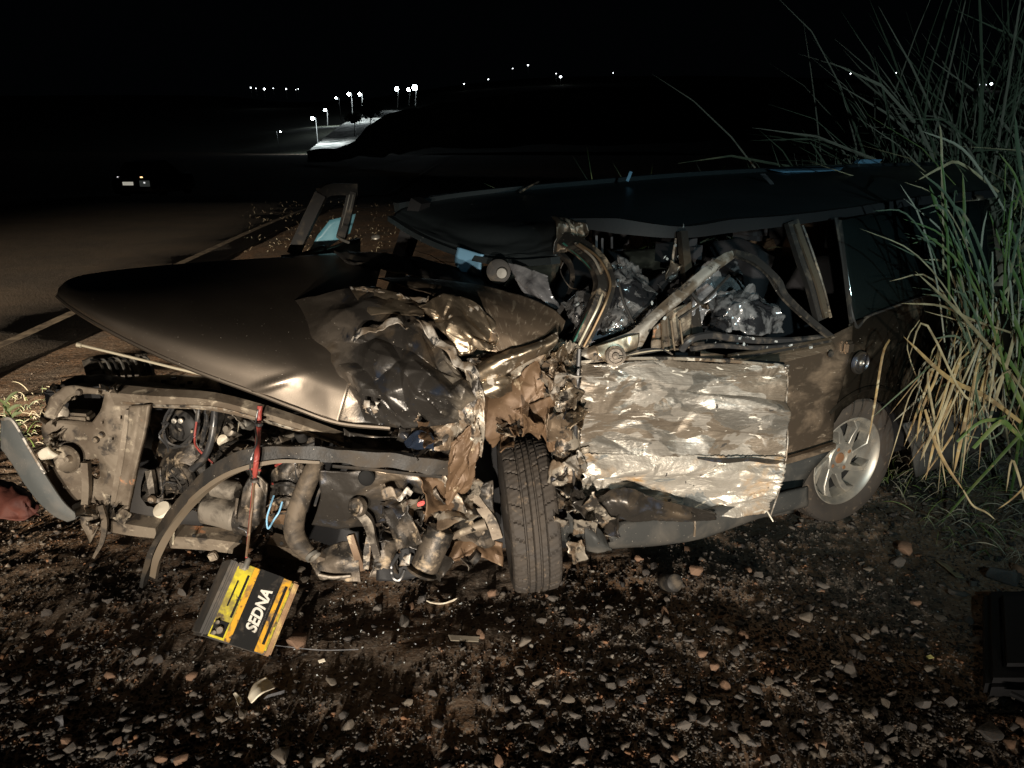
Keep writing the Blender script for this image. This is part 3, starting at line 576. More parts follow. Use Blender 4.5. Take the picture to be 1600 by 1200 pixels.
# --- bonnet
def hood_col(T, B, n=9, p=2.6):
    out = []
    for i in range(n):
        s = i / (n - 1)                 # 0 top, 1 bottom
        q = 1 - s
        out.append((T[0] * q + B[0] * s, T[1] * q + B[1] * s, B[2] + (T[2] - B[2]) * q ** p))
    return out
hood_cols = [hood_col((91, 452, 2.64), (90, 464, 2.60)), hood_col((108, 438, 2.78), (112, 480, 2.55)), hood_col((140, 429, 2.92), (150, 504, 2.50)), hood_col((210, 420, 3.08), (210, 536, 2.46)),
             hood_col((310, 411, 3.26), (300, 576, 2.41)), hood_col((430, 403, 3.42), (400, 613, 2.37)), hood_col((545, 395, 3.52), (465, 638, 2.345)), hood_col((600, 402, 3.45), (530, 660, 2.33))]
hood_rows = [[c[j] for c in hood_cols] for j in range(9)]
hood = patch('bonnet', hood_rows, M['paint'], car, 110, 80, 0.006, (3, 3), 5, 0.006, mask=lambda u, v: np.clip((u - 0.55) * 2.5, 0, 1) + 0.03, sharp=60)
# rolled front lip of the bonnet
lip = [(90, 463, 2.60), (112, 481, 2.55), (150, 505, 2.50), (210, 537, 2.46), (300, 577, 2.41), (400, 614, 2.37), (465, 639, 2.345), (530, 661, 2.33), (610, 669, 2.32)]
tube('bonnet_lip', lip, 0.0085, M['paint'], car, 8, 50)
# dent ridge that catches the light
for v_ in hood.data.vertices:
    q = project(v_.co); 
    for (cx_, cy_, sx_, sy_, sl, a_) in ((424, 601, 34, 7, -0.3, 0.011), (475, 612, 40, 26, 0.3, -0.010), (500, 560, 50, 34, 0.5, -0.014)):
        dx_, dy_ = q[0] - cx_, q[1] - cy_ - sl * (q[0] - cx_)
        v_.co.y -= a_ * math.exp(-(dx_ / sx_) ** 2 - (dy_ / sy_) ** 2)
# blackened crumpled half of the bonnet
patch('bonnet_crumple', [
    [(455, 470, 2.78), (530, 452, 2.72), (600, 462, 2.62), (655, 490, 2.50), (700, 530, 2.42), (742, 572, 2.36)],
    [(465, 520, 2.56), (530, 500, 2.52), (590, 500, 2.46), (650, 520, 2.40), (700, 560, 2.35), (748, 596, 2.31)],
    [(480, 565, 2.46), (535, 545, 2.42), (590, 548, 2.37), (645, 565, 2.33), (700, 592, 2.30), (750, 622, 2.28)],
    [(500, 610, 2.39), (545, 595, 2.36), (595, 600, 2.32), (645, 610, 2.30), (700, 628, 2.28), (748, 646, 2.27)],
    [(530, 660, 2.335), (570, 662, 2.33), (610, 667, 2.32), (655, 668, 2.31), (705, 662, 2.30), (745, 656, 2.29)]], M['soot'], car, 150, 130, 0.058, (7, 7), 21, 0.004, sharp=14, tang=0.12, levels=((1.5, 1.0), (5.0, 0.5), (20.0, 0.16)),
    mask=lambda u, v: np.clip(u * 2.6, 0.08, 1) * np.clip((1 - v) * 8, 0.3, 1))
# torn pale edge running along the crease
def ribbon(name, pts, wpx, d_off, m, seed, amp=0.012, nu=40, nv=8, parent=car):
    top, bot = [], []
    for i, (x, y, d) in enumerate(pts):
        a = pts[max(0, i - 1)]; b = pts[min(len(pts) - 1, i + 1)]
        tx, ty = b[0] - a[0], b[1] - a[1]; L = math.hypot(tx, ty); nx_, ny_ = -ty / L, tx / L
        w = wpx[i] if isinstance(wpx, (list, tuple)) else wpx
        top.append((x - nx_ * w, y - ny_ * w, d)); bot.append((x + nx_ * w, y + ny_ * w, d + d_off))
    return patch(name, [top, bot], m, parent, nu, nv, amp, (12, 12), seed, 0.003, rag=0.25)
M['paleedge'] = mat('scraped_pale_edge', (0.42, 0.39, 0.345), 0.55, 0.35, [dict(col=(0.16, 0.125, 0.09), scale=14, thr=0.48, soft=0.06, detail=8), dict(col=(0.03, 0.03, 0.03), scale=30, thr=0.60, soft=0.03, detail=7)], bump=[(60, (1, 1, 1), 0.3, 0.004, 'Object')])
ribbon('torn_edge', [(548, 534, 2.40), (566, 516, 2.40), (590, 517, 2.39), (612, 503, 2.385), (640, 508, 2.37)], [1, 3, 2, 4, 1], -0.02, M['paleedge'], 4, amp=0.02)
ribbon('torn_edge', [(652, 500, 2.375), (672, 518, 2.355), (682, 538, 2.34), (704, 548, 2.32), (716, 570, 2.30), (738, 580, 2.28), (749, 594, 2.27)], [2, 6, 4, 7, 5, 5, 1], -0.02, M['paleedge'], 5, amp=0.025)
ribbon('torn_edge', [(552, 446, 2.63), (596, 452, 2.59), (622, 462, 2.56), (660, 468, 2.51), (672, 470, 2.49)], [1, 3, 2, 4, 2], -0.02, M['paleedge'], 6, amp=0.02)
ribbon('torn_edge', [(690, 466, 2.46), (720, 476, 2.44), (744, 482, 2.42), (762, 498, 2.40), (778, 515, 2.37)], [2, 3, 5, 4, 3], -0.02, M['paleedge'], 7, amp=0.02)
# gold folds above the crease
patch('bonnet_fold', [[(545, 446, 2.66), (590, 452, 2.60), (640, 466, 2.53), (660, 478, 2.49)], [(560, 470, 2.56), (600, 474, 2.52), (640, 482, 2.47), (662, 488, 2.44)], [(580, 494, 2.49), (610, 492, 2.46), (640, 496, 2.43), (664, 497, 2.41)]], M['gold'], car, 40, 30, 0.018, (5, 5), 12, 0.003)
patch('bonnet_fold', [
    [(656, 478, 2.47), (690, 466, 2.45), (730, 480, 2.43), (768, 502, 2.40), (780, 520, 2.38)],
    [(668, 498, 2.42), (696, 494, 2.38), (730, 502, 2.36), (764, 520, 2.35), (778, 532, 2.34)],
    [(690, 525, 2.37), (710, 520, 2.34), (735, 522, 2.30), (760, 534, 2.315), (776, 540, 2.32)],
    [(722, 556, 2.32), (730, 552, 2.31), (742, 550, 2.30), (758, 548, 2.31), (772, 546, 2.32)]], M['gold'], car, 80, 80, 0.040, (9, 9), 33, 0.003, sharp=22)
# fender top
patch('fender', [
    [(590, 432, 2.86), (660, 434, 2.80), (740, 444, 2.70), (810, 458, 2.58), (862, 480, 2.48), (884, 500, 2.43)],
    [(640, 452, 2.66), (690, 456, 2.60), (750, 468, 2.52), (805, 484, 2.45), (850, 502, 2.40), (878, 516, 2.38)],
    [(690, 468, 2.50), (720, 478, 2.46), (765, 496, 2.41), (800, 514, 2.37), (836, 522, 2.355), (866, 526, 2.35)],
    [(768, 548, 2.33), (778, 550, 2.33), (790, 550, 2.32), (806, 546, 2.32), (830, 541, 2.325), (858, 536, 2.33)]], M['fender'], car, 70, 50, 0.010, (4, 4), 9, 0.004)
patch('fender_edge_roll', [
    [(738, 574, 2.30), (770, 556, 2.30), (806, 544, 2.30), (840, 532, 2.31), (872, 520, 2.33)],
    [(744, 586, 2.27), (774, 570, 2.26), (808, 556, 2.26), (842, 544, 2.28), (870, 532, 2.31)],
    [(756, 600, 2.28), (780, 590, 2.28), (806, 578, 2.28), (832, 562, 2.30), (852, 548, 2.32)]], M['gold'], car, 60, 26, 0.016, (9, 9), 14, 0.004)
patch('fender_edge_roll', [[(752, 598, 2.27), (778, 586, 2.28), (802, 588, 2.29)], [(756, 612, 2.26), (778, 606, 2.26), (800, 600, 2.28)], [(770, 620, 2.28), (784, 618, 2.28), (800, 612, 2.30)]], M['gold'], car, 26, 20, 0.012, (14, 14), 15, 0.003)

patch('crushed_wing', [[(728, 560, 2.40), (775, 548, 2.40), (825, 540, 2.40), (880, 530, 2.40)], [(736, 590, 2.38), (780, 580, 2.40), (825, 575, 2.41), (885, 560, 2.39)], [(742, 640, 2.36), (770, 612, 2.40), (830, 600, 2.42), (888, 600, 2.38)]], M['bare'], car, 70, 50, 0.04, (9, 9), 171, 0.004, rag=0.1)
patch('crushed_wing', [[(728, 572, 2.33), (744, 585, 2.30), (756, 600, 2.29)], [(722, 610, 2.30), (742, 620, 2.27), (758, 640, 2.28)], [(718, 650, 2.28), (738, 660, 2.26), (757, 680, 2.28)], [(712, 690, 2.28), (730, 700, 2.27), (752, 716, 2.29)]], M['bare'], car, 40, 60, 0.03, (10, 10), 172, 0.004, rag=0.15)
# --- inner wheel arch, brown primer
patch('inner_fender', [
    [(752, 606, 2.40), (780, 600, 2.42), (806, 592, 2.42), (826, 572, 2.42), (842, 560, 2.42)],
    [(750, 640, 2.35), (780, 628, 2.36), (812, 622, 2.36), (834, 612, 2.37), (850, 600, 2.38)],
    [(754, 670, 2.32), (780, 664, 2.32), (812, 656, 2.33), (838, 646, 2.35), (856, 632, 2.36)],
    [(770, 700, 2.33), (790, 682, 2.33), (814, 672, 2.33), (838, 668, 2.34), (858, 660, 2.36)]], M['rust'], car, 70, 60, 0.04, (7, 7), 17, 0.003, rag=0.15)
patch('inner_fender', [[(826, 632, 2.34), (852, 620, 2.34), (872, 616, 2.35)], [(834, 660, 2.31), (852, 652, 2.30), (866, 650, 2.33)], [(850, 690, 2.30), (858, 688, 2.29), (866, 684, 2.31)], [(858, 706, 2.31), (862, 706, 2.31), (866, 704, 2.31)]], M['rust'], car, 30, 40, 0.02, (10, 10), 18, 0.003, rag=0.1)
# dark well behind the wheel
patch('wheel_well', [[(700, 600, 2.75), (800, 590, 2.8), (900, 580, 2.75)], [(690, 700, 2.75), (800, 700, 2.85), (905, 700, 2.72)], [(690, 860, 2.65), (800, 870, 2.75), (910, 850, 2.65)]], M['dark'], car, 20, 20, 0.02, (5, 5), 2, 0.01)

# --- crushed metal left of the wheel
def shards(name, n, box_, d_rng, size, mats, seed, parent=car, amp=0.02, ar=(0.5, 1.8)):
    rng = random.Random(seed)
    for i in range(n):
        x = rng.uniform(box_[0], box_[2]); y = rng.uniform(box_[1], box_[3]); d = rng.uniform(*d_rng)
        w = rng.uniform(*size); h = w * rng.uniform(*ar); a = rng.uniform(0, 6.28); td = rng.uniform(-0.07, 0.07); te = rng.uniform(-0.07, 0.07)
        ca, sa = math.cos(a), math.sin(a)
        def pt(u, v): return (x + (u * w * ca - v * h * sa), y + (u * w * sa + v * h * ca), d + u * td + v * te + rng.uniform(-0.01, 0.01))
        patch(name, [[pt(-1, -1), pt(0, -0.8), pt(1, -1)], [pt(-0.9, 0), pt(0, 0), pt(0.9, 0)], [pt(-1, 1), pt(0, 0.9), pt(1, 1)]], mats[i % len(mats)], parent, 16, 16, amp, (14, 14), seed * 100 + i, 0.003, rag=0.3, sharp=22)
patch('crushed_fender', [
    [(640, 648, 2.34), (680, 640, 2.32), (715, 630, 2.29), (748, 610, 2.28)],
    [(640, 690, 2.34), (676, 690, 2.31), (712, 676, 2.27), (752, 650, 2.27)],
    [(640, 730, 2.35), (680, 730, 2.31), (716, 722, 2.28), (752, 700, 2.29)],
    [(640, 790, 2.36), (676, 775, 2.33), (712, 770, 2.31), (744, 740, 2.31)]], M['bare'], car, 80, 90, 0.05, (10, 10), 24, 0.003, rag=0.2, sharp=20)
patch('crushed_fender', [[(712, 690, 2.27), (738, 660, 2.26), (752, 640, 2.27)], [(700, 740, 2.26), (728, 720, 2.25), (750, 690, 2.27)], [(690, 790, 2.30), (715, 770, 2.29), (738, 750, 2.30)], [(680, 812, 2.33), (705, 800, 2.32), (725, 780, 2.33)]], M['rust'], car, 50, 60, 0.03, (11, 11), 26, 0.003, rag=0.25, sharp=22)
shards('torn_metal', 14, (600, 640, 748, 830), (2.26, 2.36), (10, 26), [M['bare'], M['tar'], M['rust'], M['bare'], M['dirty']], 5)
shards('torn_metal', 16, (560, 790, 770, 900), (2.30, 2.45), (9, 24), [M['dirty'], M['tar'], M['dirty'], M['rust'], M['tar'], M['bare']], 6)
shards('torn_metal', 12, (852, 560, 900, 720), (2.28, 2.40), (9, 22), [M['bare'], M['gold'], M['bare'], M['frame']], 7)
shards('torn_metal', 8, (868, 700, 905, 830), (2.32, 2.42), (8, 20), [M['bare'], M['tar'], M['grey']], 8)
shards('torn_metal', 9, (885, 800, 950, 862), (2.26, 2.36), (10, 22), [M['bare'], M['grey'], M['bare'], M['tar']], 9)
shards('torn_metal', 7, (860, 520, 905, 590), (2.30, 2.38), (9, 20), [M['gold'], M['bare'], M['gold']], 10)

shards('torn_metal', 5, (765, 668, 872, 700), (2.24, 2.30), (6, 12), [M['rust'], M['bare'], M['dirty'], M['rust']], 13, amp=0.03)
shards('torn_metal', 12, (870, 590, 908, 800), (2.27, 2.33), (7, 18), [M['bare'], M['paleedge'], M['gold'], M['tar']], 14, amp=0.03)
# --- body behind the wheel: cowl post remains
patch('front_post', [[(862, 545, 2.34), (884, 530, 2.36), (905, 540, 2.37)], [(856, 610, 2.33), (880, 600, 2.32), (902, 610, 2.36)], [(860, 680, 2.34), (882, 690, 2.32), (903, 690, 2.37)], [(872, 760, 2.38), (888, 765, 2.36), (905, 760, 2.40)], [(880, 830, 2.42), (895, 835, 2.40), (908, 830, 2.42)]], M['bare'], car, 50, 110, 0.035, (11, 11), 44, 0.003, rag=0.1, sharp=22)
tube('rubber_seal', [(905, 545, 2.35), (902, 600, 2.34), (899, 660, 2.34), (900, 720, 2.35), (903, 770, 2.36), (910, 800, 2.36)], 0.008, M['hose'], car, 8)
tube('rubber_seal', [(893, 700, 2.33), (896, 740, 2.33), (901, 778, 2.34), (908, 800, 2.35)], 0.006, M['hose'], car, 8)
# grey fender corner below the seal
patch('lower_corner', [[(910, 808, 2.31), (932, 822, 2.29), (950, 845, 2.28)], [(914, 830, 2.27), (932, 842, 2.25), (955, 858, 2.26)], [(916, 860, 2.28), (936, 864, 2.26), (958, 862, 2.27)]], M['grey'], car, 24, 24, 0.012, (10, 10), 51, 0.004)

# --- driver door, scraped to the metal
def dd(px): return 2.36 + (px - 905) / 323 * 0.17
door_rows = []
for (yl, ym, yr, bow) in [(568, 562, 573, 0.02), (600, 598, 604, -0.005), (640, 638, 642, -0.01), (675, 675, 678, 0.006), (712, 714, 716, 0.004)]:
    xr = 1229
    door_rows.append([(x, (yl * (1 - s) * (1 - s) + 2 * ym * s * (1 - s) + yr * s * s), dd(x) + bow + 0.012 * math.sin(s * 7 + yl)) for s in (0, 0.2, 0.4, 0.6, 0.8, 1.0) for x in [905 + (xr - 905) * s]])
drv = patch('driver_door', door_rows, M['door'], car, 200, 120, 0.040, (3.4, 6.0), 61, 0.006, rag=0.05, sharp=22, tang=0.3, mask=lambda u, v: np.clip((1 - v) * 7, 0.05, 1))
door_low = []
for (yl, ym, yr, xr, off) in [(708, 710, 713, 1229, -0.001), (745, 748, 748, 1222, -0.03), (778, 780, 780, 1214, -0.012), (800, 794, 808, 1203, 0.015)]:
    door_low.append([(x, (yl * (1 - s) * (1 - s) + 2 * ym * s * (1 - s) + yr * s * s), dd(x) + off) for s in (0, 0.2, 0.4, 0.6, 0.8, 1.0) for x in [908 + (xr - 908) * s]])
patch('door_lower_trim', door_low, M['door_low'], drv, 150, 60, 0.045, (5.0, 9.0), 63, 0.005, rag=0.12, sharp=22, mask=lambda u, v: np.clip(v * 5, 0.08, 1))
tube('door_seam', [(1090, 716, 2.44), (1130, 720, 2.462), (1170, 718, 2.48), (1200, 721, 2.50), (1226, 722, 2.515)], [0.3, 1, 0.7, 1, 0.8], M['tar'], drv, rect=(0.006, 0.007), n=30)
tube('door_seam', [(905, 600, 2.352), (940, 598, 2.368), (985, 597, 2.39)], 1, M['tar'], drv, rect=(0.004, 0.003), n=14)
tube('door_edge', [(1228, 574, 2.545), (1231, 600, 2.54), (1228, 640, 2.535), (1231, 680, 2.54), (1228, 716, 2.53), (1219, 760, 2.535), (1204, 806, 2.54)], [0.004, 0.002, 0.004, 0.002, 0.004, 0.003, 0.002], M['paleedge'], drv, 6, 24)
tube('door_edge', [(906, 566, 2.375), (960, 561, 2.395), (1050, 560, 2.44), (1150, 565, 2.49), (1229, 573, 2.54)], 0.006, M['bare'], drv, 6, 24)
# inner door frame standing behind the skin
patch('door_inner_frame', [[(908, 562, 2.42), (1060, 556, 2.52), (1225, 566, 2.60)], [(908, 700, 2.46), (1060, 700, 2.54), (1218, 700, 2.63)], [(915, 800, 2.44), (1060, 795, 2.52), (1200, 798, 2.60)]], M['dark'], drv, 16, 12, 0.01, (4, 4), 3, 0.01)
# black curled lower skirt
patch('door_skirt', [[(925, 782, 2.33), (965, 762, 2.345), (1010, 776, 2.36), (1060, 788, 2.39), (1120, 800, 2.44)], [(918, 796, 2.31), (965, 784, 2.305), (1010, 796, 2.33), (1060, 803, 2.37), (1120, 808, 2.43)], [(914, 812, 2.34), (965, 810, 2.35), (1010, 812, 2.37), (1060, 812, 2.41), (1120, 814, 2.46)]], M['tar'], drv, 70, 30, 0.018, (9, 9), 66, 0.003, rag=0.2)
# folded door top with mirror hinge
patch('door_window_frame', [
    [(908, 548, 2.385), (940, 534, 2.39), (985, 518, 2.41), (1004, 500, 2.43), (1060, 450, 2.50), (1120, 404, 2.58), (1148, 392, 2.62)],
    [(910, 556, 2.36), (945, 545, 2.365), (990, 530, 2.39), (1012, 506, 2.41), (1068, 460, 2.48), (1122, 414, 2.56), (1150, 398, 2.61)],
    [(930, 562, 2.37), (960, 556, 2.38), (996, 546, 2.40), (1018, 510, 2.42), (1072, 463, 2.49), (1124, 417, 2.57), (1151, 400, 2.61)]], M['paleedge'], car, 90, 26, 0.012, (6, 6), 71, 0.006, rag=0.05)
patch('mirror_base', [[(930, 542, 2.36), (970, 528, 2.375), (1000, 520, 2.39)], [(936, 556, 2.35), (972, 548, 2.365), (998, 536, 2.385)], [(950, 568, 2.36), (974, 562, 2.37), (990, 554, 2.385)]], M['gold'], car, 26, 20, 0.01, (7, 7), 72, 0.004)
lathe('mirror_hinge', [(0.005, -0.012), (0.032, -0.01), (0.032, 0.004), (0.024, 0.006), (0.022, 0.0), (0.012, 0.0), (0.010, 0.012), (0.0, 0.014)], W(962, 556, 2.34), (-0.1, -1, 0.25), M['dirty'], car, 24)
for k in range(4):
    tube('loose_wire', [(966, 557 + k, 2.33), (1000, 553 - k * 2, 2.36), (1030, 548 - k, 2.39), (1042 + k * 3, 545 + k * 3, 2.40)], 0.0022, M['rodsteel'] if k == 1 else M['hose'], car, 5)
patch('door_panel_strip', [[(1022, 512, 2.50), (1050, 488, 2.55), (1078, 470, 2.60)], [(1020, 548, 2.52), (1050, 548, 2.57), (1082, 545, 2.62)]], M['frame'], car, 20, 20, 0.02, (10, 4), 74, 0.004)
for (x0, x1) in ((1034, 1036), (1048, 1054), (1062, 1068)):
    tube('door_panel_rib', [(x0, 500, 2.50), ((x0 + x1) / 2, 525, 2.51), (x1, 548, 2.52)], 0.004, M['gold'], car, 5)
box('blue_lilac_lining', W(960, 512, 2.58), (0.10, 0.02, 0.03), (0, 0.01, 0), (0, 0, 0.025), mat('pale_lilac_lining', (0.25, 0.25, 0.29), 0.7), car, 0.006)

# --- middle post
tube('centre_post', [S(1066, 362, -0.18), S(1072, 420, -0.13), S(1080, 480, -0.08), S(1090, 560, -0.05)], [0.7, 0.8, 1, 1.2], M['tar'], car, rect=(0.020, 0.018), n=20, up=(0.4, -1, 0))
for k in range(4):
    tube('seat_belt', [S(1056 + 4 * k, 372, -0.2), S(1050 + 6 * k, 430, -0.2), S(1062 + 7 * k, 500, -0.14)], 0.006, M['dark'] if k % 2 else M['dirty'], car, 5)

# --- rear passenger door, behind the driver door
plate('rear_door', [(1095, 548), (1140, 556), (1228, 548), (1300, 524), (1332, 508), (1330, 540), (1316, 600), (1304, 640), (1300, 702), (1270, 734), (1215, 745), (1100, 752), (1090, 640)], [], lambda x, y: S(x, y, 0.02 * math.sin(min(1, max(0, (y - 510) / 200)) * 3.14)), M['paint_side'], car, 0.004, 0.008, 5)
plate('rear_door_cladding', [(1100, 741), (1215, 729), (1296, 703), (1268, 732), (1246, 768), (1238, 800), (1205, 806), (1100, 815)], [], lambda x, y: S(x, y, 0.03), M['grey'], car, 0.014, 0.003, 6)
tube('rear_door_moulding', [S(1105, 736, 0.035), S(1215, 722, 0.035), S(1303, 696, 0.035)], 1, M['paint_side'], car, rect=(0.01, 0.012), n=16)
# rear window frame bent into a triangle
tube('rear_window_frame', [(1146, 396, 2.60), (1175, 404, 2.66), (1200, 424, 2.70), (1216, 442, 2.72), (1226, 462, 2.72), (1260, 495, 2.80), (1300, 528, 2.86)], [1.1, 1, 1, 1.1, 1, 0.9, 0.9], M['black'], car, rect=(0.012, 0.009), n=40, up=(0.3, -1, 0.2))
tube('rear_window_frame', [(1148, 401, 2.585), (1172, 410, 2.64), (1198, 430, 2.68), (1222, 466, 2.70), (1258, 500, 2.78), (1298, 532, 2.84)], 0.005, M['dirty'], car, 5, 30)
tube('window_seal', [(1064, 548, 2.52), (1080, 530, 2.52), (1110, 524, 2.56), (1140, 528, 2.60), (1180, 532, 2.66), (1240, 532, 2.76), (1296, 526, 2.86)], 0.013, M['hose'], car, 8, 40)
tube('window_seal', [(1080, 545, 2.50), (1120, 540, 2.55), (1200, 543, 2.66), (1296, 530, 2.85)], 0.009, M['hose'], car, 8, 30)
for k in range(3):
    tube('belt_moulding', [(1140 + k * 8, 556 + k * 3, 2.545 + k * 0.004), (1200, 546 + k * 4, 2.66), (1296, 528 + k * 4, 2.845)], 1, M['gold'] if k != 1 else M['black'], car, rect=(0.009, 0.005), n=20)
patch('belt_panel', [[(1140, 561, 2.545), (1220, 549, 2.70), (1300, 532, 2.85)], [(1225, 566, 2.68), (1265, 556, 2.77), (1306, 546, 2.855)]], M['fender'], car, 24, 10, 0.003, (5, 5), 77, 0.004)
# --- rear pillar and quarter
tube('rear_pillar', [S(1236, 346, -0.16), S(1254, 400, -0.11), S(1270, 445, -0.07), S(1284, 498, -0.04)], [0.9, 1, 1, 1], M['black'], car, rect=(0.028, 0.014), n=20, up=(0.4, -1, 0))
tube('pillar_trim', [S(1244, 350, -0.135), S(1262, 400, -0.085), S(1278, 445, -0.045), S(1291, 496, -0.015)], 1, M['gold'], car, rect=(0.010, 0.006), n=20, up=(0.4, -1, 0))
tube('pillar_trim', [S(1254, 352, -0.14), S(1272, 402, -0.09), S(1286, 447, -0.05), S(1298, 496, -0.02)], 0.006, M['dirty'], car, 6, 20)
tube('door_shut_line', [S(1306, 340, -0.15), S(1316, 400, -0.10), S(1324, 460, -0.05), S(1330, 505, 0.0)], 0.008, M['black'], car, 6, 20)
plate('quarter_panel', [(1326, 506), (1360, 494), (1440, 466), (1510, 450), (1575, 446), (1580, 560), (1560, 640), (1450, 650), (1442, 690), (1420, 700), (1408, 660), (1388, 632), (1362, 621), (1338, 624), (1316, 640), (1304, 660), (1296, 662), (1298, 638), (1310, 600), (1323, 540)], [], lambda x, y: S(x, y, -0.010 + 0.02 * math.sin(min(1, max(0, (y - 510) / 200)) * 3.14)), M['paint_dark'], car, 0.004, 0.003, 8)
plate('quarter_cladding', [(1410, 662), (1450, 652), (1560, 642), (1555, 690), (1430, 745), (1424, 700)], [], lambda x, y: S(x, y, 0.03), M['grey'], car, 0.012, 0.002, 9)
lathe('wheel_arch_lip', [(0.318, -0.01), (0.328, 0.012), (0.318, 0.02), (0.308, 0.012), (0.318, -0.01)], C(0.0, -0.008, 0.295), NN, M['paint_dark'], car, 40, arc=(-1.2, 0.7))
lathe('wheel_arch_liner', [(0.325, -0.30), (0.325, 0.0)], C(0.0, 0.01, 0.295), NN, M['dark'], car, 30, arc=(-1.6, 1.6))
# quarter window
plate('quarter_window', [(1312, 345), (1420, 322), (1545, 312), (1560, 440), (1500, 452), (1440, 464), (1360, 492), (1334, 500)], [], lambda x, y: S(x, y, -0.02 - (500 - y) / 170 * 0.13), M['glassdark'], car, 0.005, 0, 10)
tube('quarter_window_seal', [S(1312, 344, -0.14), S(1334, 501, -0.015), S(1360, 493, -0.015), S(1440, 465, -0.02), S(1500, 452, -0.02)], 0.007, M['black'], car, 6, 40)
lathe('fuel_lid', [(0.0, 0.004), (0.03, 0.004), (0.034, 0.0), (0.040, 0.006), (0.045, 0.003), (0.047, -0.006)], S(1345, 567, 0.024), NN, M['tar'], car, 32)
lathe('fuel_lid_lock', [(0.0, 0.003), (0.006, 0.003), (0.009, 0.006), (0.012, 0.003), (0.013, 0)], S(1346, 567, 0.03), NN, M['rim'], car, 20)
for sx in (-1, 1): box('fuel_lid_mark', S(1346 + sx * 9, 567, 0.03), RR * 0.002, NN * 0.002, UP * 0.008, M['rim'], car, 0)
box('door_handle', S(1326, 543, 0.022), RR * 0.022, NN * 0.012, UP * 0.024, M['paint'], car, 0.008)
lathe('door_lock', [(0, 0.006), (0.012, 0.005), (0.014, 0)], S(1298, 553, 0.03), NN, M['black'], car, 16)

# --- sill
sp = [(950, 818, 2.40), (1085, 798, 2.50), (1200, 775, 2.62), (1262, 760, 2.72)]
patch('sill', [sp, [(952, 822, 2.345), (1085, 802, 2.44), (1200, 778, 2.58), (1262, 764, 2.70)], [(950, 850, 2.34), (1085, 838, 2.44), (1195, 802, 2.58), (1262, 785, 2.70)], [(960, 856, 2.40), (1090, 842, 2.50), (1195, 806, 2.64), (1262, 790, 2.76)]], M['grey'], car, 40, 20, 0.006, (4, 4), 81, 0.006, sharp=45)
tube('sill_edge', [(1084, 802, 2.425), (1086, 820, 2.42), (1085, 838, 2.425)], 0.004, M['paleedge'], car, 5)

# --- interior
patch('floor_pan', [[C(-0.95, 0.1, 0.22), C(0.9, 0.1, 0.22)], [C(-1.5, 1.55, 0.22), C(0.9, 1.55, 0.22)]], M['dark'], car, 8, 8, 0, thick=0.02)
patch('right_side_panel', [[C(-1.45, 1.58, 0.92), C(-0.3, 1.6, 0.95), C(1.25, 1.55, 0.98)], [C(-1.6, 1.62, 0.55), C(-0.3, 1.65, 0.55), C(1.3, 1.6, 0.55)], [C(-1.6, 1.58, 0.2), C(-0.3, 1.6, 0.2), C(1.25, 1.55, 0.3)]], M['paint_side'], car, 20, 12, 0.003, thick=0.05)
for (t, tt) in ((-1.45, -1.35), (-0.45, -0.42), (0.35, 0.3), (1.05, 0.85)):
    tube('right_pillar', [C(t, 1.56, 0.92), C(tt, 1.42, 1.30)], 1, M['dark'], car, rect=(0.04, 0.03))
patch('tailgate', [[C(0.85, 0.2, 1.32), C(0.88, 0.8, 1.36), C(0.85, 1.4, 1.32)], [C(1.05, 0.12, 0.92), C(1.08, 0.8, 0.92), C(1.05, 1.5, 0.92)], [C(1.0, 0.08, 0.3), C(1.03, 0.8, 0.3), C(1.0, 1.52, 0.3)]], M['paint_side'], car, 12, 12, 0, thick=0.03)
patch('dashboard', [[W(640, 405, 3.3), W(740, 430, 3.0), W(850, 470, 2.75)], [W(660, 425, 3.1), W(760, 455, 2.85), W(860, 490, 2.62)], [W(660, 470, 3.0), W(760, 500, 2.8), W(860, 540, 2.6)]], M['dark'], car, 30, 20, 0.02, (5, 5), 83, 0.02)
patch('cowl', [[(520, 392, 3.5), (600, 396, 3.4), (680, 412, 3.2), (760, 440, 2.9)], [(540, 410, 3.3), (610, 420, 3.2), (690, 440, 2.95), (770, 460, 2.7)]], M['black'], car, 30, 8, 0.02, (6, 6), 84, 0.01)
def seat(t, a):
    patch('seat_back', [[C(t + 0.16, a - 0.2, 1.0), C(t + 0.2, a, 1.04), C(t + 0.16, a + 0.2, 1.0)], [C(t + 0.05, a - 0.24, 0.75), C(t + 0.1, a, 0.75), C(t + 0.05, a + 0.24, 0.75)], [C(t - 0.04, a - 0.23, 0.45), C(t, a, 0.45), C(t - 0.04, a + 0.23, 0.45)]], M['fabric'], car, 16, 16, 0.01, thick=0.1)
    box('head_rest', C(t + 0.2, a, 1.12), RR * 0.05, NN * 0.12, UP * 0.07, M['fabric'], car, 0.03)
    box('seat_cushion', C(t - 0.28, a, 0.42), RR * 0.26, NN * 0.24, UP * 0.08, M['fabric'], car, 0.04)
seat(-0.75, 0.55); seat(-0.65, 1.2); seat(0.2, 0.5); seat(0.2, 1.15)
lathe('steering_wheel', [(0.185, -0.012), (0.197, 0), (0.185, 0.012), (0.173, 0), (0.185, -0.012)], W(830, 460, 2.85), (-0.6, -0.5, 0.6), M['black'], car, 36, caps=False)
lathe('rear_view_mirror', [(0, 0.004), (0.018, 0.003), (0.021, -0.006), (0, -0.02)], W(784, 427, 2.74), (-0.1, -1, 0.1), M['mirror'], car, 24)
lathe('mirror_shell', [(0.0, -0.04), (0.04, -0.02), (0.044, 0.0), (0.036, 0.002)], W(779, 424, 2.76), (-0.1, -1, 0.1), M['black'], car, 24)
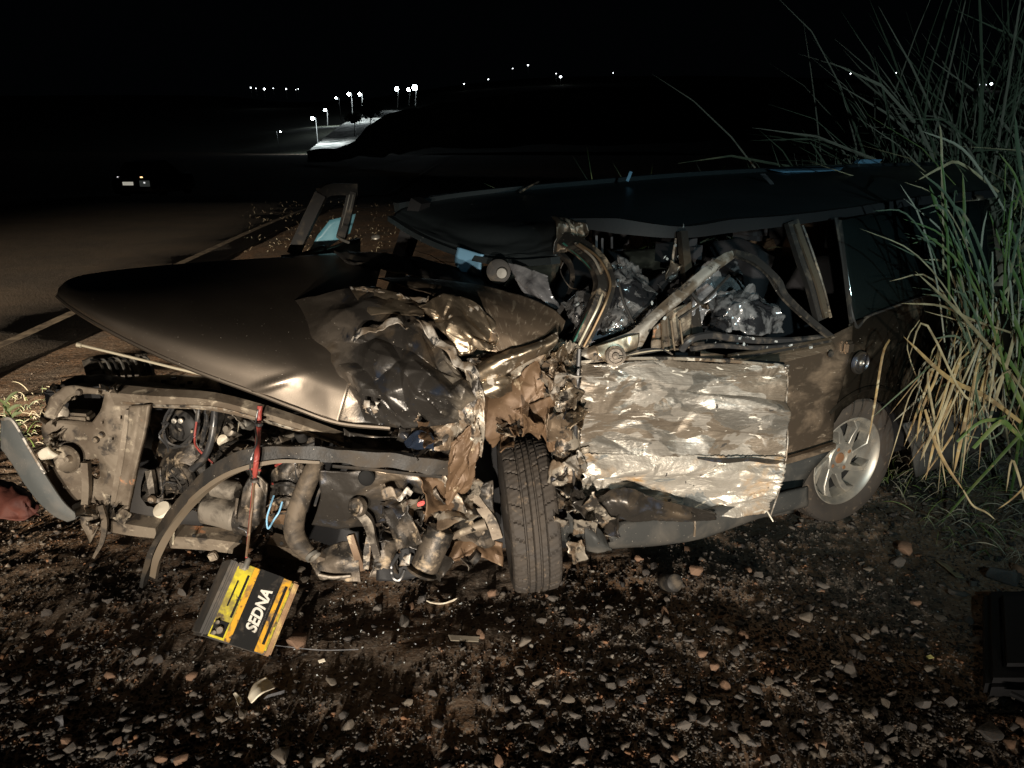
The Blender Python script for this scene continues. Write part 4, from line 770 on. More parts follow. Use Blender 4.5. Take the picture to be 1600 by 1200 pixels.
patch('sun_visor', [[(716, 386, 3.02), (756, 398, 2.92)], [(712, 410, 3.04), (752, 415, 2.94)], [(726, 432, 3.02), (752, 432, 2.94)]], M['blue'], car, 10, 10, 0.004, (6, 6), 3, 0.01)
for (x, y0, y1) in ((932, 368, 395), (941, 372, 400), (956, 370, 388)):
    tube('hanging_strip', [(x, y0, 2.72), (x, y1, 2.72)], 0.004, M['film'], car, 5)
tube('hanging_wire', [(880, 410, 2.66), (876, 425, 2.66), (890, 448, 2.66), (905, 452, 2.66)], 0.002, M['dirty'], car, 5)
tube('torn_trim', [(966, 440, 2.52), (974, 470, 2.5), (985, 495, 2.48), (990, 505, 2.47)], 0.005, M['black'], car, 5)
tube('torn_trim', [(1140, 430, 2.54), (1100, 470, 2.50), (1060, 498, 2.48)], 0.005, M['black'], car, 5)
tube('torn_trim', [(1070, 442, 2.52), (1090, 470, 2.49), (1098, 476, 2.49)], 0.007, M['black'], car, 5)

M['crumb'] = mat('broken_window_glass', (0.8, 0.85, 0.85), 0.05, 0.0, trans=0.6)
rg = random.Random(77)
for k in range(46):
    x, y, d_ = (rg.gauss(1066, 14), rg.gauss(402, 12), 2.72) if k < 16 else ((rg.uniform(900, 1040), rg.uniform(470, 540), rg.uniform(2.42, 2.5)) if k < 30 else (rg.uniform(1080, 1280), rg.uniform(518, 545), rg.uniform(2.5, 2.7)))
    box('glass_crumb', W(x, y, d_), Vector((rg.uniform(-1, 1), rg.uniform(-1, 1), rg.uniform(-1, 1))).normalized() * rg.uniform(0.002, 0.005), Vector((rg.uniform(-1, 1), rg.uniform(-1, 1), rg.uniform(-1, 1))).normalized() * 0.003, Vector((0.3, rg.uniform(-1, 1), 1)).normalized() * 0.003, M['crumb'], car, 0)
shards('torn_lining', 8, (1050, 415, 1095, 530), (2.62, 2.78), (8, 24), [M['tar'], M['dark'], M['dirty'], M['film']], 123, amp=0.03)
# --- passenger door standing open on the far side
pd = tube('passenger_door', [(458, 398, 3.75), (480, 350, 3.78), (502, 304, 3.8)], 1, M['black'], car, rect=(0.028, 0.02), up=(0, -1, 0.2))
tube('door_frame_top', [(500, 303, 3.8), (516, 296, 3.84), (556, 296, 3.92)], 1, M['black'], pd, rect=(0.02, 0.028), up=(0, 0, 1))
tube('door_frame_rear', [(551, 300, 3.9), (543, 335, 3.88), (533, 372, 3.84)], 1, M['black'], pd, rect=(0.022, 0.02), up=(0, -1, 0.2))
tube('door_frame_trim', [(546, 304, 3.875), (539, 335, 3.86), (531, 366, 3.83)], 0.003, M['rim'], pd, 5)
tube('door_frame_trim', [(552, 304, 3.875), (546, 330, 3.86)], 0.003, M['rim'], pd, 5)
plate('door_glass', [(481, 396), (496, 368), (515, 344), (556, 334), (547, 364), (528, 376), (505, 392)], [], lambda x, y: W(x, y, 3.82 + (x - 480) / 75 * 0.08), M['glassblue'], pd, 0.005)
patch('door_body', [[(440, 400, 3.72), (500, 392, 3.8), (560, 372, 3.92)], [(440, 520, 3.72), (500, 510, 3.8), (560, 500, 3.92)]], M['paint_side'], pd, 8, 8, 0, thick=0.05)
tube('door_seal', [(470, 397, 3.72), (492, 390, 3.75), (505, 385, 3.76), (508, 392, 3.74), (495, 396, 3.73)], 0.007, M['hose'], pd, 6)
tube('wiper_arm', [(527, 370, 3.5), (535, 375, 3.45), (545, 379, 3.42)], 0.006, M['rim'], car, 5)
lathe('washer_jet', [(0, 0.012), (0.018, 0.006), (0.02, 0)], W(587, 371, 3.5), (0, -0.4, 1), M['rim'], car, 12)

#=FRONT
# ------------------------------------------------------------------ exposed front
def FD(x, y): return W(x, y, 2.49 - (x - 100) / 400 * 0.08 + (y - 610) / 200 * -0.03)
fp = plate('headlamp_panel', [(100, 604), (116, 602), (150, 606), (185, 609), (222, 618), (236, 634), (228, 665), (220, 700), (210, 745), (201, 785), (199, 808), (176, 806), (142, 800), (118, 806), (96, 782), (74, 752), (66, 738), (72, 728), (84, 732), (92, 722), (84, 702), (72, 690), (68, 668), (72, 645), (80, 620)],
      [[(98, 630), (108, 626), (116, 616), (140, 614), (166, 615), (160, 640), (146, 659), (120, 658), (88, 656), (91, 642)], [(139, 716), (146, 714), (157, 716), (158, 746), (152, 750), (141, 744)], [(97, 756), (103, 757), (103, 763), (98, 763)], [(96, 681), (99, 681), (99, 686), (96, 686)], [(176, 682), (180, 682), (180, 687), (176, 687)], [(161, 656), (165, 656), (165, 661), (161, 661)], [(189, 648), (193, 648), (193, 654), (189, 654)], [(112, 620), (118, 618), (118, 624), (113, 625)]], FD, M['frame'], car, 0.014, 0.012, 31)
tube('panel_flange', [FD(100, 630), FD(118, 615), FD(166, 614), FD(160, 641), FD(146, 661), FD(88, 657), FD(98, 630)], 0.006, M['frame'], fp, 6, 40)
tube('panel_flange', [FD(139, 716), FD(157, 715), FD(158, 747), FD(142, 746), FD(139, 716)], 0.0055, M['frame'], fp, 6, 30)
tube('panel_rib', [W(205, 640, 2.42), W(196, 700, 2.40), W(185, 760, 2.40), W(180, 804, 2.41)], 1, M['frame'], fp, rect=(0.014, 0.012), n=20, up=(0, -1, 0))
tube('panel_rib', [W(134, 722, 2.44), W(136, 760, 2.43), W(134, 796, 2.44)], 1, M['frame'], fp, rect=(0.012, 0.012), n=14, up=(0, -1, 0))
patch('panel_post', [[(206, 634, 2.42), (236, 632, 2.40)], [(200, 690, 2.395), (225, 690, 2.385)], [(190, 750, 2.39), (210, 752, 2.38)], [(176, 806, 2.40), (200, 808, 2.39)]], M['frame'], fp, 14, 40, 0.006, (10, 4), 91, 0.02)
lathe('fog_lamp_socket', [(0.0, -0.02), (0.03, -0.02), (0.044, 0.0), (0.050, 0.008), (0.046, 0.014), (0.038, 0.004), (0.012, -0.008), (0.01, 0.012), (0, 0.014)], W(107, 717, 2.44), (-0.15, -1, 0.15), M['frame'], car, 28)
plate('fog_lamp_bracket', [(61, 706), (68, 700), (76, 697), (80, 704), (92, 711), (84, 715), (68, 717), (64, 715)], [], lambda x, y: W(x, y, 2.42), M['white'], car, 0.02)
box('headlamp_bulb_shelf', W(122, 649, 2.52), (0.055, -0.01, 0), (0, 0.03, 0), (0, 0, 0.016), M['frame'], car, 0.01)
box('headlamp_cavity', W(128, 640, 2.70), (0.11, 0, 0), (0, 0.04, 0), (0, 0, 0.09), M['dark'], car, 0.01)
lathe('headlamp_ring', [(0.02, 0), (0.026, 0.006), (0.024, 0.01), (0.012, 0.006)], W(98, 643, 2.50), (0, -1, 0.1), M['bare'], car, 18)
shards('bent_tab', 8, (66, 640, 90, 730), (2.44, 2.48), (4, 9), [M['frame'], M['bare'], M['frame']], 91, amp=0.012)
shards('bent_tab', 9, (128, 790, 190, 830), (2.36, 2.44), (5, 12), [M['frame'], M['dirty'], M['bare']], 92, amp=0.012)
shards('bent_tab', 5, (80, 600, 200, 612), (2.44, 2.5), (4, 9), [M['paleedge'], M['frame']], 93, amp=0.012)
tube('hanging_strap', [(158, 790, 2.36), (164, 815, 2.34), (160, 845, 2.33), (146, 872, 2.32)], [1, 1, 0.8, 0.4], M['brownhose'], car, rect=(0.010, 0.006), n=20, up=(0, -1, 0))
plate('hanging_bracket', [(126, 806), (150, 808), (156, 820), (142, 848), (134, 832), (128, 820)], [], lambda x, y: W(x, y, 2.38), M['frame'], car, 0.008, 0.01)
for (x, y) in ((162, 678), (153, 686), (127, 612), (186, 612)):
    lathe('panel_bolt', [(0, 0.01), (0.009, 0.01), (0.012, 0)], FD(x, y) + Vector((0, -0.012, 0.002)), (0, -1, 0.1), M['dirty'], car, 10)
# upper crossmember
up_pts = [(182, 617, 2.455), (250, 622, 2.43), (330, 627, 2.41), (400, 643, 2.39), (470, 664, 2.37), (545, 690, 2.35)]
tube('upper_crossmember', up_pts, [1.1, 1, 0.95, 0.9, 0.8, 0.7], M['frame'], car, rect=(0.022, 0.024), n=40, up=(0, -0.3, 1))
tube('crossmember_edge', [(190, 629, 2.43), (260, 634, 2.405), (335, 637, 2.385), (400, 653, 2.37), (470, 674, 2.35), (540, 697, 2.335)], 0.005, M['bare'], car, 6, 30)
# lower crossmember
tube('lower_crossmember', [(140, 806, 2.42), (200, 818, 2.40), (250, 826, 2.39)], [1, 1, 0.9], M['frame'], car, rect=(0.03, 0.026), n=12, up=(0, -0.2, 1))
tube('lower_crossmember', [(270, 838, 2.37), (330, 842, 2.36), (388, 850, 2.36)], 1, M['frame'], car, rect=(0.03, 0.027), n=12, up=(0, -0.2, 1))
tube('lower_crossmember', [(424, 850, 2.38), (470, 860, 2.36), (510, 872, 2.35)], [1, 0.9, 0.6], M['frame'], car, rect=(0.03, 0.026), n=12, up=(0, -0.2, 1))
tube('weld_seam', [(272, 826, 2.335), (270, 850, 2.335)], 0.004, M['rodsteel'], car, 6)
for (x, y) in ((303, 837), (376, 846), (440, 849)):
    lathe('beam_hole_disc', [(0, 0.002), (0.006, 0.002), (0.007, 0)], W(x, y, 2.325), (0, -1, 0.2), M['holeshade'], car, 10)  # black discs on the beam, painted shade for its holes
box('beam_nut', W(333, 869, 2.32), (0.014, 0, 0.005), (0, 0.01, 0), (-0.005, 0, 0.014), M['frame'], car, 0.004)
# front bumper strip torn down across the engine
bs = [(224, 915, 2.30), (233, 880, 2.28), (252, 830, 2.25), (290, 780, 2.24), (335, 738, 2.23), (380, 715, 2.22), (440, 707, 2.22), (510, 710, 2.22), (570, 716, 2.22), (640, 722, 2.23), (690, 730, 2.25), (718, 722, 2.28)]
tube('bumper_strip', bs, [0.6, 0.85, 0.9, 0.9, 0.95, 1, 1, 1, 1.1, 1.1, 1.2, 0.9], M['strip'], car, rect=(0.010, 0.022), n=90, up=(0.5, 0.2, 1), dent=0.006)
tube('bumper_strip_lip', [(240, 900, 2.29), (248, 865, 2.26), (270, 822, 2.24), (305, 780, 2.225), (345, 748, 2.215), (390, 729, 2.205), (440, 720, 2.205), (500, 722, 2.205)], [0.9, 1, 1, 1, 0.9, 0.8, 0.7, 0.5], M['lip'], car, rect=(0.012, 0.0085), n=60, up=(0.5, 0.2, 1))
tube('strip_highlight_edge', [(520, 728, 2.205), (580, 733, 2.205), (640, 740, 2.22), (690, 745, 2.235)], 0.006, M['strip'], car, 6, 24)
# grey bumper end on the far corner
M['bump'] = mat('weathered_grey_bumper', (0.085, 0.092, 0.09), 0.6, 0.0, [dict(col=(0.15, 0.14, 0.125), rough=0.7, scale=9, thr=0.6, soft=0.12, detail=7), speck])
patch('bumper_end', [
    [(3, 655, 2.43), (20, 657, 2.42), (46, 700, 2.41), (74, 746, 2.40), (100, 784, 2.395), (124, 806, 2.39)],
    [(3, 672, 2.425), (16, 684, 2.415), (40, 726, 2.405), (66, 766, 2.395), (92, 797, 2.39), (118, 810, 2.39)],
    [(3, 700, 2.43), (18, 720, 2.42), (38, 752, 2.41), (60, 782, 2.405), (82, 803, 2.40), (106, 814, 2.40)]], M['bump'], car, 60, 24, 0.004, (5, 5), 95, 0.008, sharp=50)
tube('bumper_end_edge', [(3, 655, 2.425), (20, 657, 2.415), (46, 700, 2.405), (70, 740, 2.395)], 0.006, M['paleedge'], car, 6, 24)
# ribbed duct and bracket row behind the panel
rb = patch('ribbed_duct', [[(133, 570, 2.78), (160, 560, 2.80), (230, 556, 2.84)], [(135, 590, 2.72), (170, 590, 2.74), (240, 588, 2.78)]], M['alu'], car, 20, 10, 0, thick=0.05)
for k in range(8):
    x = 146 + k * 11
    tube('duct_rib', [(x - 4, 562 - k * 0.6, 2.75), (x + 8, 564 - k * 0.5, 2.72), (x + 15, 576, 2.69), (x + 19, 590, 2.67)], 0.005, M['rim'] if k % 2 else M['black'], rb, 5)
patch('perforated_rail', [[(196, 590, 2.62), (260, 586, 2.60), (330, 590, 2.57), (345, 606, 2.55)], [(200, 602, 2.60), (262, 604, 2.58), (328, 607, 2.55), (345, 612, 2.54)]], M['alu'], car, 30, 6, 0.006, (5, 5), 96, 0.008)
for (x, y) in ((256, 596), (272, 591), (285, 602), (297, 598), (316, 600)):
    box('rail_slot_block', W(x, y, 2.565), (0.008, 0, 0), (0, 0.004, 0), (0, 0, 0.005), M['holeshade'], car, 0)  # black blocks on the rail, painted shade for its slots
patch('dark_duct', [[(95, 600, 2.58), (150, 586, 2.66), (210, 596, 2.64)], [(105, 606, 2.52), (160, 606, 2.56), (330, 618, 2.50)]], M['hose'], car, 20, 8, 0.015, (6, 6), 97, 0.02)
tube('bonnet_prop_rod', [(121, 538, 2.62), (200, 557, 2.62), (290, 579, 2.58), (340, 590, 2.56)], 0.005, M['rodsteel'], car, 8)
lathe('rod_tip', [(0, -0.012), (0.009, -0.008), (0.009, 0.008), (0, 0.012)], W(124, 539, 2.62), (1, 0, -0.2), M['rodsteel'], car, 10)

# ---- engine bay
patch('engine_bay_back', [[(190, 600, 3.05), (400, 600, 3.0), (560, 640, 2.8)], [(190, 820, 2.95), (400, 850, 2.9), (560, 870, 2.7)]], M['dark'], car, 10, 10, 0.02, (4, 4), 98, 0.02)
patch('engine_block', [[(240, 640, 2.70), (330, 640, 2.66), (430, 652, 2.62), (500, 672, 2.58)], [(235, 690, 2.66), (320, 690, 2.60), (430, 690, 2.58), (500, 705, 2.55)], [(240, 740, 2.62), (310, 740, 2.58), (380, 740, 2.60), (480, 740, 2.56)], [(250, 800, 2.62), (310, 800, 2.62), (380, 800, 2.62), (480, 800, 2.56)]], M['dirty'], car, 80, 60, 0.05, (9, 9), 101, 0.02, sharp=26)
patch('timing_cover', [[(258, 702, 2.60), (290, 690, 2.57), (318, 700, 2.56)], [(250, 740, 2.56), (285, 735, 2.53), (320, 742, 2.53)], [(255, 775, 2.57), (285, 772, 2.54), (312, 770, 2.55)]], M['dirty'], car, 30, 30, 0.02, (8, 8), 102, 0.01)
lathe('crank_pulley', [(0, 0.02), (0.02, 0.02), (0.024, 0.03), (0.05, 0.03), (0.056, 0.02), (0.05, 0.01), (0.056, 0.0), (0.05, -0.01)], W(290, 745, 2.54), (-0.2, -1, 0.1), M['dirty'], car, 32)
lathe('cam_pulley', [(0, 0.012), (0.016, 0.012), (0.018, 0.02), (0.05, 0.018), (0.06, 0.01), (0.06, -0.01)], W(285, 665, 2.58), (-0.2, -1, 0.1), M['black'], car, 32)
tube('drive_belt', [(274, 634, 2.545), (260, 662, 2.54), (258, 684, 2.54), (270, 698, 2.535), (288, 692, 2.53), (304, 672, 2.53), (310, 640, 2.535)], 1, M['black'], car, rect=(0.004, 0.010), n=40, up=(0, -1, 0))
for (x, y) in ((273, 657), (283, 657)): lathe('pulley_bolt', [(0, 0.01), (0.009, 0.008), (0.010, 0)], W(x, y, 2.545), (0, -1, 0.1), M['rim'], car, 12)
tube('engine_cable', [(268, 634, 2.53), (256, 660, 2.52), (262, 690, 2.52), (290, 696, 2.52), (306, 670, 2.52), (312, 634, 2.53)], 0.005, M['hose'], car, 6, 40)
tube('engine_cable', [(302, 636, 2.54), (312, 660, 2.53), (306, 690, 2.53), (318, 710, 2.53)], 0.004, M['hose'], car, 6, 30)
tube('coolant_hose', [(336, 636, 2.50), (334, 665, 2.48), (328, 695, 2.47), (316, 720, 2.47), (300, 733, 2.50)], 0.013, M['hose'], car, 10, 30)
tube('coolant_hose', [(322, 638, 2.54), (322, 660, 2.54), (316, 690, 2.54), (312, 700, 2.54)], 0.008, M['hose'], car, 8, 20)
tube('engine_mount_arm', [(234, 735, 2.52), (238, 760, 2.50), (240, 780, 2.49)], [1, 1, 0.8], M['alu'], car, rect=(0.012, 0.012), n=12, up=(0, -1, 0))
lathe('engine_mount_bolt', [(0, 0.014), (0.010, 0.014), (0.016, 0.004), (0.016, 0)], W(238, 780, 2.47), (0, -1, 0.2), M['bare'], car, 14)
patch('engine_mount', [[(225, 738, 2.56), (250, 732, 2.54)], [(222, 772, 2.54), (256, 778, 2.53)], [(232, 790, 2.53), (262, 796, 2.53)]], M['dirty'], car, 16, 16, 0.015, (10, 10), 104, 0.01)
shards('engine_bracket', 18, (345, 645, 470, 700), (2.48, 2.58), (6, 17), [M['alu'], M['dirty'], M['black'], M['alu'], M['dirty']], 105, amp=0.012)
for (x, y, r, m_) in ((361, 672, 0.022, 'alu'), (412, 682, 0.026, 'rim'), (430, 676, 0.02, 'hose'), (448, 672, 0.022, 'alu'), (372, 690, 0.018, 'dirty'), (400, 700, 0.02, 'alu'), (470, 680, 0.02, 'black'), (385, 664, 0.016, 'rim')):
    lathe('engine_fitting', [(0, 0.03), (r * 0.5, 0.03), (r * 0.6, 0.015), (r, 0.012), (r, -0.02), (r * 0.8, -0.03)], W(x, y, 2.47), (random.uniform(-0.6, 0.6), -0.6, random.uniform(0.2, 1)), M[m_], car, 16)
lathe('pale_cap', [(0, 0.014), (0.02, 0.012), (0.024, 0), (0.022, -0.01)], W(350, 689, 2.48), (-0.2, -0.8, 0.6), M['white'], car, 18)
tube('wiring_loom', [(345, 700, 2.45), (380, 690, 2.42), (420, 700, 2.42), (470, 700, 2.44), (500, 690, 2.46)], 0.009, M['black'], car, 8)
# alternator / starter
cyl('starter_motor', (322, 792, 2.46), (378, 806, 2.42), 0.062, M['alu'], car, 28, 0.2)
cyl('starter_motor', (376, 806, 2.415), (402, 812, 2.40), 0.066, M['dirty'], car, 28, 0.1)
cyl('starter_solenoid', (332, 760, 2.44), (372, 768, 2.42), 0.034, M['alu'], car, 20, 0.2)
tube('motor_strap', [(371, 778, 2.36), (368, 806, 2.345), (374, 832, 2.36)], 0.005, M['dirty'], car, 6)
patch('motor_bracket', [[(384, 760, 2.40), (398, 742, 2.40), (420, 755, 2.40)], [(380, 800, 2.39), (398, 795, 2.37), (414, 792, 2.39)], [(386, 828, 2.40), (400, 830, 2.38), (406, 822, 2.40)]], M['dirty'], car, 24, 30, 0.02, (9, 9), 107, 0.008)
cyl('gearbox_neck', (425, 790, 2.50), (465, 800, 2.46), 0.06, M['rust'], car, 24, 0.15)
patch('gearbox', [[(425, 735, 2.46), (450, 720, 2.44), (480, 730, 2.44)], [(420, 780, 2.44), (445, 780, 2.41), (475, 785, 2.44)], [(425, 830, 2.46), (450, 835, 2.44), (475, 835, 2.46)]], M['dirty'], car, 40, 40, 0.03, (10, 10), 108, 0.01)
for k in range(3): tube('gearbox_rib', [(424, 760 + k * 22, 2.41), (445, 758 + k * 22, 2.385), (468, 764 + k * 20, 2.41)], 0.004, M['black'], car, 5)
tube('radiator_hose', [(496, 722, 2.40), (486, 742, 2.37), (472, 775, 2.35), (462, 805, 2.34), (460, 832, 2.335), (470, 852, 2.33), (488, 868, 2.32)], [0.030, 0.032, 0.033, 0.034, 0.036, 0.034, 0.024], M['brownhose'], car, 16, 50)
lathe('hose_clamp', [(0.020, -0.006), (0.026, -0.006), (0.026, 0.006), (0.020, 0.006), (0.020, -0.006)], W(489, 869, 2.31), (0.55, -0.5, -0.5), M['rim'], car, 24, caps=False)
tube('thin_hose', [(504, 728, 2.40), (510, 745, 2.38), (500, 765, 2.37), (492, 790, 2.37)], 0.005, M['hose'], car, 6)
tube('thin_hose', [(497, 728, 2.40), (490, 760, 2.38), (478, 800, 2.36)], 0.005, M['hose'], car, 6)
tube('blue_wire', [(428, 774, 2.38), (422, 792, 2.36), (417, 810, 2.355), (419, 826, 2.35), (428, 812, 2.35), (436, 800, 2.36), (441, 784, 2.38)], 0.0032, M['bluewire'], car, 6, 40)
tube('red_wire', [(378, 730, 2.36), (390, 732, 2.35), (408, 735, 2.36)], 0.004, M['red'], car, 6)
tube('red_wire', [(430, 728, 2.40), (440, 722, 2.40), (446, 720, 2.40)], 0.005, M['red'], car, 6)
lathe('pale_grommet', [(0, 0.012), (0.03, 0.010), (0.034, 0), (0.03, -0.01)], W(254, 797, 2.44), (-0.2, -0.5, 0.8), M['white'], car, 20)
tube('thin_wire', [(372, 824, 2.33), (384, 830, 2.32), (386, 838, 2.32)], 0.002, M['film'], car, 5)
rw = random.Random(31)
for k in range(16):
    x, y, d_ = rw.uniform(250, 490), rw.uniform(645, 790), rw.uniform(2.40, 2.5); pts = [(x, y, d_)]
    for _ in range(4):
        x += rw.uniform(-26, 26); y += rw.uniform(-4, 26); pts.append((x, min(y, 840), d_ + rw.uniform(-0.03, 0.03)))
    tube('loom_wire', pts, rw.choice([0.002, 0.0028, 0.004]), M[rw.choice(['hose', 'hose', 'black', 'dirty', 'rodsteel', 'red'])], car, 5, 26)
for k in range(14):
    box('wire_clip', W(rw.uniform(250, 500), rw.uniform(640, 720), rw.uniform(2.42, 2.5)), Vector((rw.uniform(-1, 1), rw.uniform(-1, 1), rw.uniform(-1, 1))).normalized() * rw.uniform(0.006, 0.014), Vector((rw.uniform(-1, 1), rw.uniform(-1, 1), rw.uniform(-1, 1))).normalized() * 0.006, Vector((0.2, rw.uniform(-1, 1), 1)).normalized() * 0.006, M[rw.choice(['black', 'alu', 'dirty', 'white'])], car, 0.0015)
# dark gearbox side plate, dented
patch('side_member', [[(500, 735, 2.34), (560, 735, 2.33), (620, 740, 2.32), (670, 742, 2.31)], [(500, 780, 2.35), (555, 780, 2.33), (610, 775, 2.33), (660, 775, 2.33)], [(485, 822, 2.38), (530, 828, 2.36), (570, 826, 2.37), (600, 822, 2.38)]], M['tar'], car, 60, 40, 0.02, (6, 6), 111, 0.006)
lathe('plate_hole_disc', [(0, 0.006), (0.016, 0.006), (0.024, 0.010), (0.028, 0.004), (0.026, -0.01)], W(573, 746, 2.305), (-0.1, -1, 0.3), M['holeshade'], car, 24)  # black disc and rim, painted shade for the opening
patch('pale_torn_strip', [[(596, 764, 2.29), (612, 760, 2.28), (622, 776, 2.27), (636, 760, 2.28), (646, 770, 2.28)], [(598, 780, 2.28), (614, 776, 2.27), (624, 784, 2.26), (634, 776, 2.27), (636, 782, 2.28)]], M['paleedge'], car, 30, 8, 0.01, (12, 12), 112, 0.003, rag=0.2)
patch('blue_black_cover', [[(628, 690, 2.29), (650, 672, 2.27), (674, 674, 2.28)], [(636, 700, 2.26), (656, 690, 2.245), (678, 690, 2.26)], [(650, 704, 2.27), (664, 702, 2.26), (676, 702, 2.27)]], mat('blue_black_plastic', (0.014, 0.02, 0.034), 0.25, 0.1, bump=[(40, (1, 1, 1), 0.5, 0.01, 'Object')]), car, 24, 20, 0.015, (12, 12), 113, 0.004)
patch('upper_brackets', [[(535, 668, 2.34), (560, 676, 2.34), (600, 684, 2.33), (640, 680, 2.32)], [(540, 700, 2.33), (565, 708, 2.32), (600, 708, 2.31), (640, 700, 2.30)]], M['tar'], car, 40, 16, 0.03, (9, 9), 114, 0.004)
tube('bracket_post', [(497, 672, 2.36), (497, 700, 2.35)], 1, M['dirty'], car, rect=(0.008, 0.01))
# hub and suspension junk
lathe('ball_joint', [(0, 0.0), (0.018, 0.004), (0.024, 0.014), (0.03, 0.01), (0.034, -0.01), (0.02, -0.02)], W(558, 792, 2.30), (-0.4, -0.8, 0.3), M['dirty'], car, 24)
tube('suspension_arm', [(560, 798, 2.31), (575, 815, 2.31), (582, 840, 2.32), (590, 870, 2.32)], [1, 1.2, 0.9, 0.8], M['alu'], car, rect=(0.014, 0.012), n=24, up=(0, -1, 0))
tube('suspension_arm', [(548, 835, 2.34), (556, 860, 2.33), (566, 890, 2.33)], 1, M['rust'], car, rect=(0.012, 0.010), n=14, up=(0, -1, 0))
tube('suspension_arm', [(576, 838, 2.32), (574, 860, 2.32), (572, 888, 2.32)], [0.6, 1, 0.8], M['bare'], car, rect=(0.012, 0.008), n=14, up=(0, -1, 0))
patch('subframe', [[(480, 872, 2.36), (520, 850, 2.36), (552, 842, 2.36)], [(490, 888, 2.33), (525, 880, 2.31), (560, 876, 2.32)], [(500, 906, 2.32), (530, 908, 2.31), (565, 910, 2.31)]], M['dirty'], car, 50, 34, 0.018, (9, 9), 116, 0.008)
tube('subframe_edge', [(498, 898, 2.30), (520, 902, 2.295), (548, 900, 2.30)], 0.006, M['alu'], car, 6)
cyl('shock_absorber', (690, 826, 2.33), (662, 888, 2.29), 0.048, M['dirty'], car, 28, 0.08)
cyl('shock_absorber', (684, 840, 2.325), (681, 846, 2.322), 0.0505, M['black'], car, 28, 0.05)
lathe('shock_absorber_foot', [(0.03, 0), (0.056, 0.006), (0.05, 0.016), (0.03, 0.02)], W(660, 890, 2.285), W(662, 888, 2.29) - W(690, 826, 2.33), M['dirty'], car, 24)
tube('steering_rod', [(708, 838, 2.38), (735, 826, 2.36), (760, 818, 2.36)], [0.013, 0.015, 0.022], M['frame'], car, 12, 16)
tube('steering_rod', [(738, 770, 2.40), (752, 790, 2.38), (768, 812, 2.37), (778, 840, 2.36)], 1, M['frame'], car, rect=(0.018, 0.014), n=16, up=(0, -1, 0))
patch('suspension_bracket', [[(715, 770, 2.42), (745, 755, 2.40), (770, 750, 2.40)], [(700, 810, 2.42), (740, 800, 2.40), (772, 800, 2.40)], [(720, 850, 2.44), (750, 850, 2.42), (775, 850, 2.42)]], M['dirty'], car, 40, 40, 0.03, (10, 10), 118, 0.006)
patch('lower_arm', [[(690, 850, 2.44), (740, 836, 2.42), (785, 850, 2.42)], [(690, 880, 2.40), (740, 870, 2.38), (785, 884, 2.40)]], M['rust'], car, 40, 20, 0.03, (9, 9), 119, 0.01)
tube('lower_arm_bush', [(738, 868, 2.36), (746, 874, 2.36)], 0.022, M['black'], car, 16)
tube('tow_hook', [(622, 866, 2.30), (612, 884, 2.28), (614, 902, 2.27), (624, 906, 2.27), (632, 890, 2.28)], 0.007, M['hose'], car, 8)
patch('splash_shield', [[(590, 855, 2.40), (640, 850, 2.40), (680, 860, 2.40)], [(590, 905, 2.36), (640, 905, 2.36), (680, 900, 2.36)]], M['dark'], car, 20, 14, 0.03, (6, 6), 120, 0.01)
box('red_lens_fragment', W(658, 786, 2.27), (0.012, 0, 0.004), (0, 0.008, 0), (0, 0, 0.008), mat('red_lens', (0.55, 0.09, 0.08), 0.3), car, 0.003)
patch('pale_fragment', [[(630, 870, 2.285), (642, 864, 2.28)], [(624, 884, 2.28), (640, 882, 2.275)]], M['paleedge'], car, 8, 8, 0.004, (10, 10), 3, 0.004)
for k, (x, y) in enumerate([(574, 632), (582, 640), (570, 640), (590, 634)]):
    a = 0.5 + k * 1.3
    patch('pale_paint_flake', [[(x - 5, y - 7, 2.28), (x + 4, y - 6, 2.28)], [(x - 8 * math.cos(a), y + 7, 2.27), (x + 9 * math.sin(a), y + 4, 2.27)]], M['paleedge'], car, 6, 6, 0.002, (8, 8), k, 0.003)

# ---- wheels
def tyre_mesh(name, center, axis, Ro, width, parent, tread_seed=1):
    ax = Vector(axis).normalized(); e1 = (UP - ax * UP.dot(ax)).normalized(); e2 = ax.cross(e1)
    segs, hw = 300, width / 2
    prof = []
    for s in np.linspace(-1, 1, 45): prof.append((Ro - 0.006 * abs(s) ** 3, s * hw * 0.86, s))
    shoulder = [(Ro - 0.014, hw * 0.96), (Ro - 0.034, hw * 1.02), (Ro - 0.058, hw * 1.0), (Ro - 0.080, hw * 0.90), (Ro - 0.094, hw * 0.82), (Ro - 0.104, hw * 0.70)]
    full = [(r, -h, None) for r, h in reversed(shoulder)] + prof + [(r, h, None) for r, h in shoulder]
    vs_, fs_ = [], []
    for (r, h, s) in full:
        for k in range(segs):
            a = 2 * math.pi * k / segs; rr = r
            if s is not None:
                if any(abs(s - g) < 0.028 for g in (-0.48, -0.12, 0.16, 0.5)): rr -= 0.009
                elif abs(s) > 0.5:
                    if (k + int(abs(s) * 5)) % 10 in (0,): rr -= 0.007
                elif abs(s) > 0.16 and (k + int(s * 8)) % 10 == 5: rr -= 0.004
                rr += 0.0012 * math.sin(k * 1.7 + s * 9)
            vs_.append(Vector(center) + ax * h + (e1 * math.cos(a) + e2 * math.sin(a)) * rr)
    for i in range(len(full) - 1):
        for k in range(segs): fs_.append((i * segs + k, i * segs + (k + 1) % segs, (i + 1) * segs + (k + 1) % segs, (i + 1) * segs + k))
    return mesh_obj(name, vs_, fs_, M['tyre'], parent, True, None, 30)
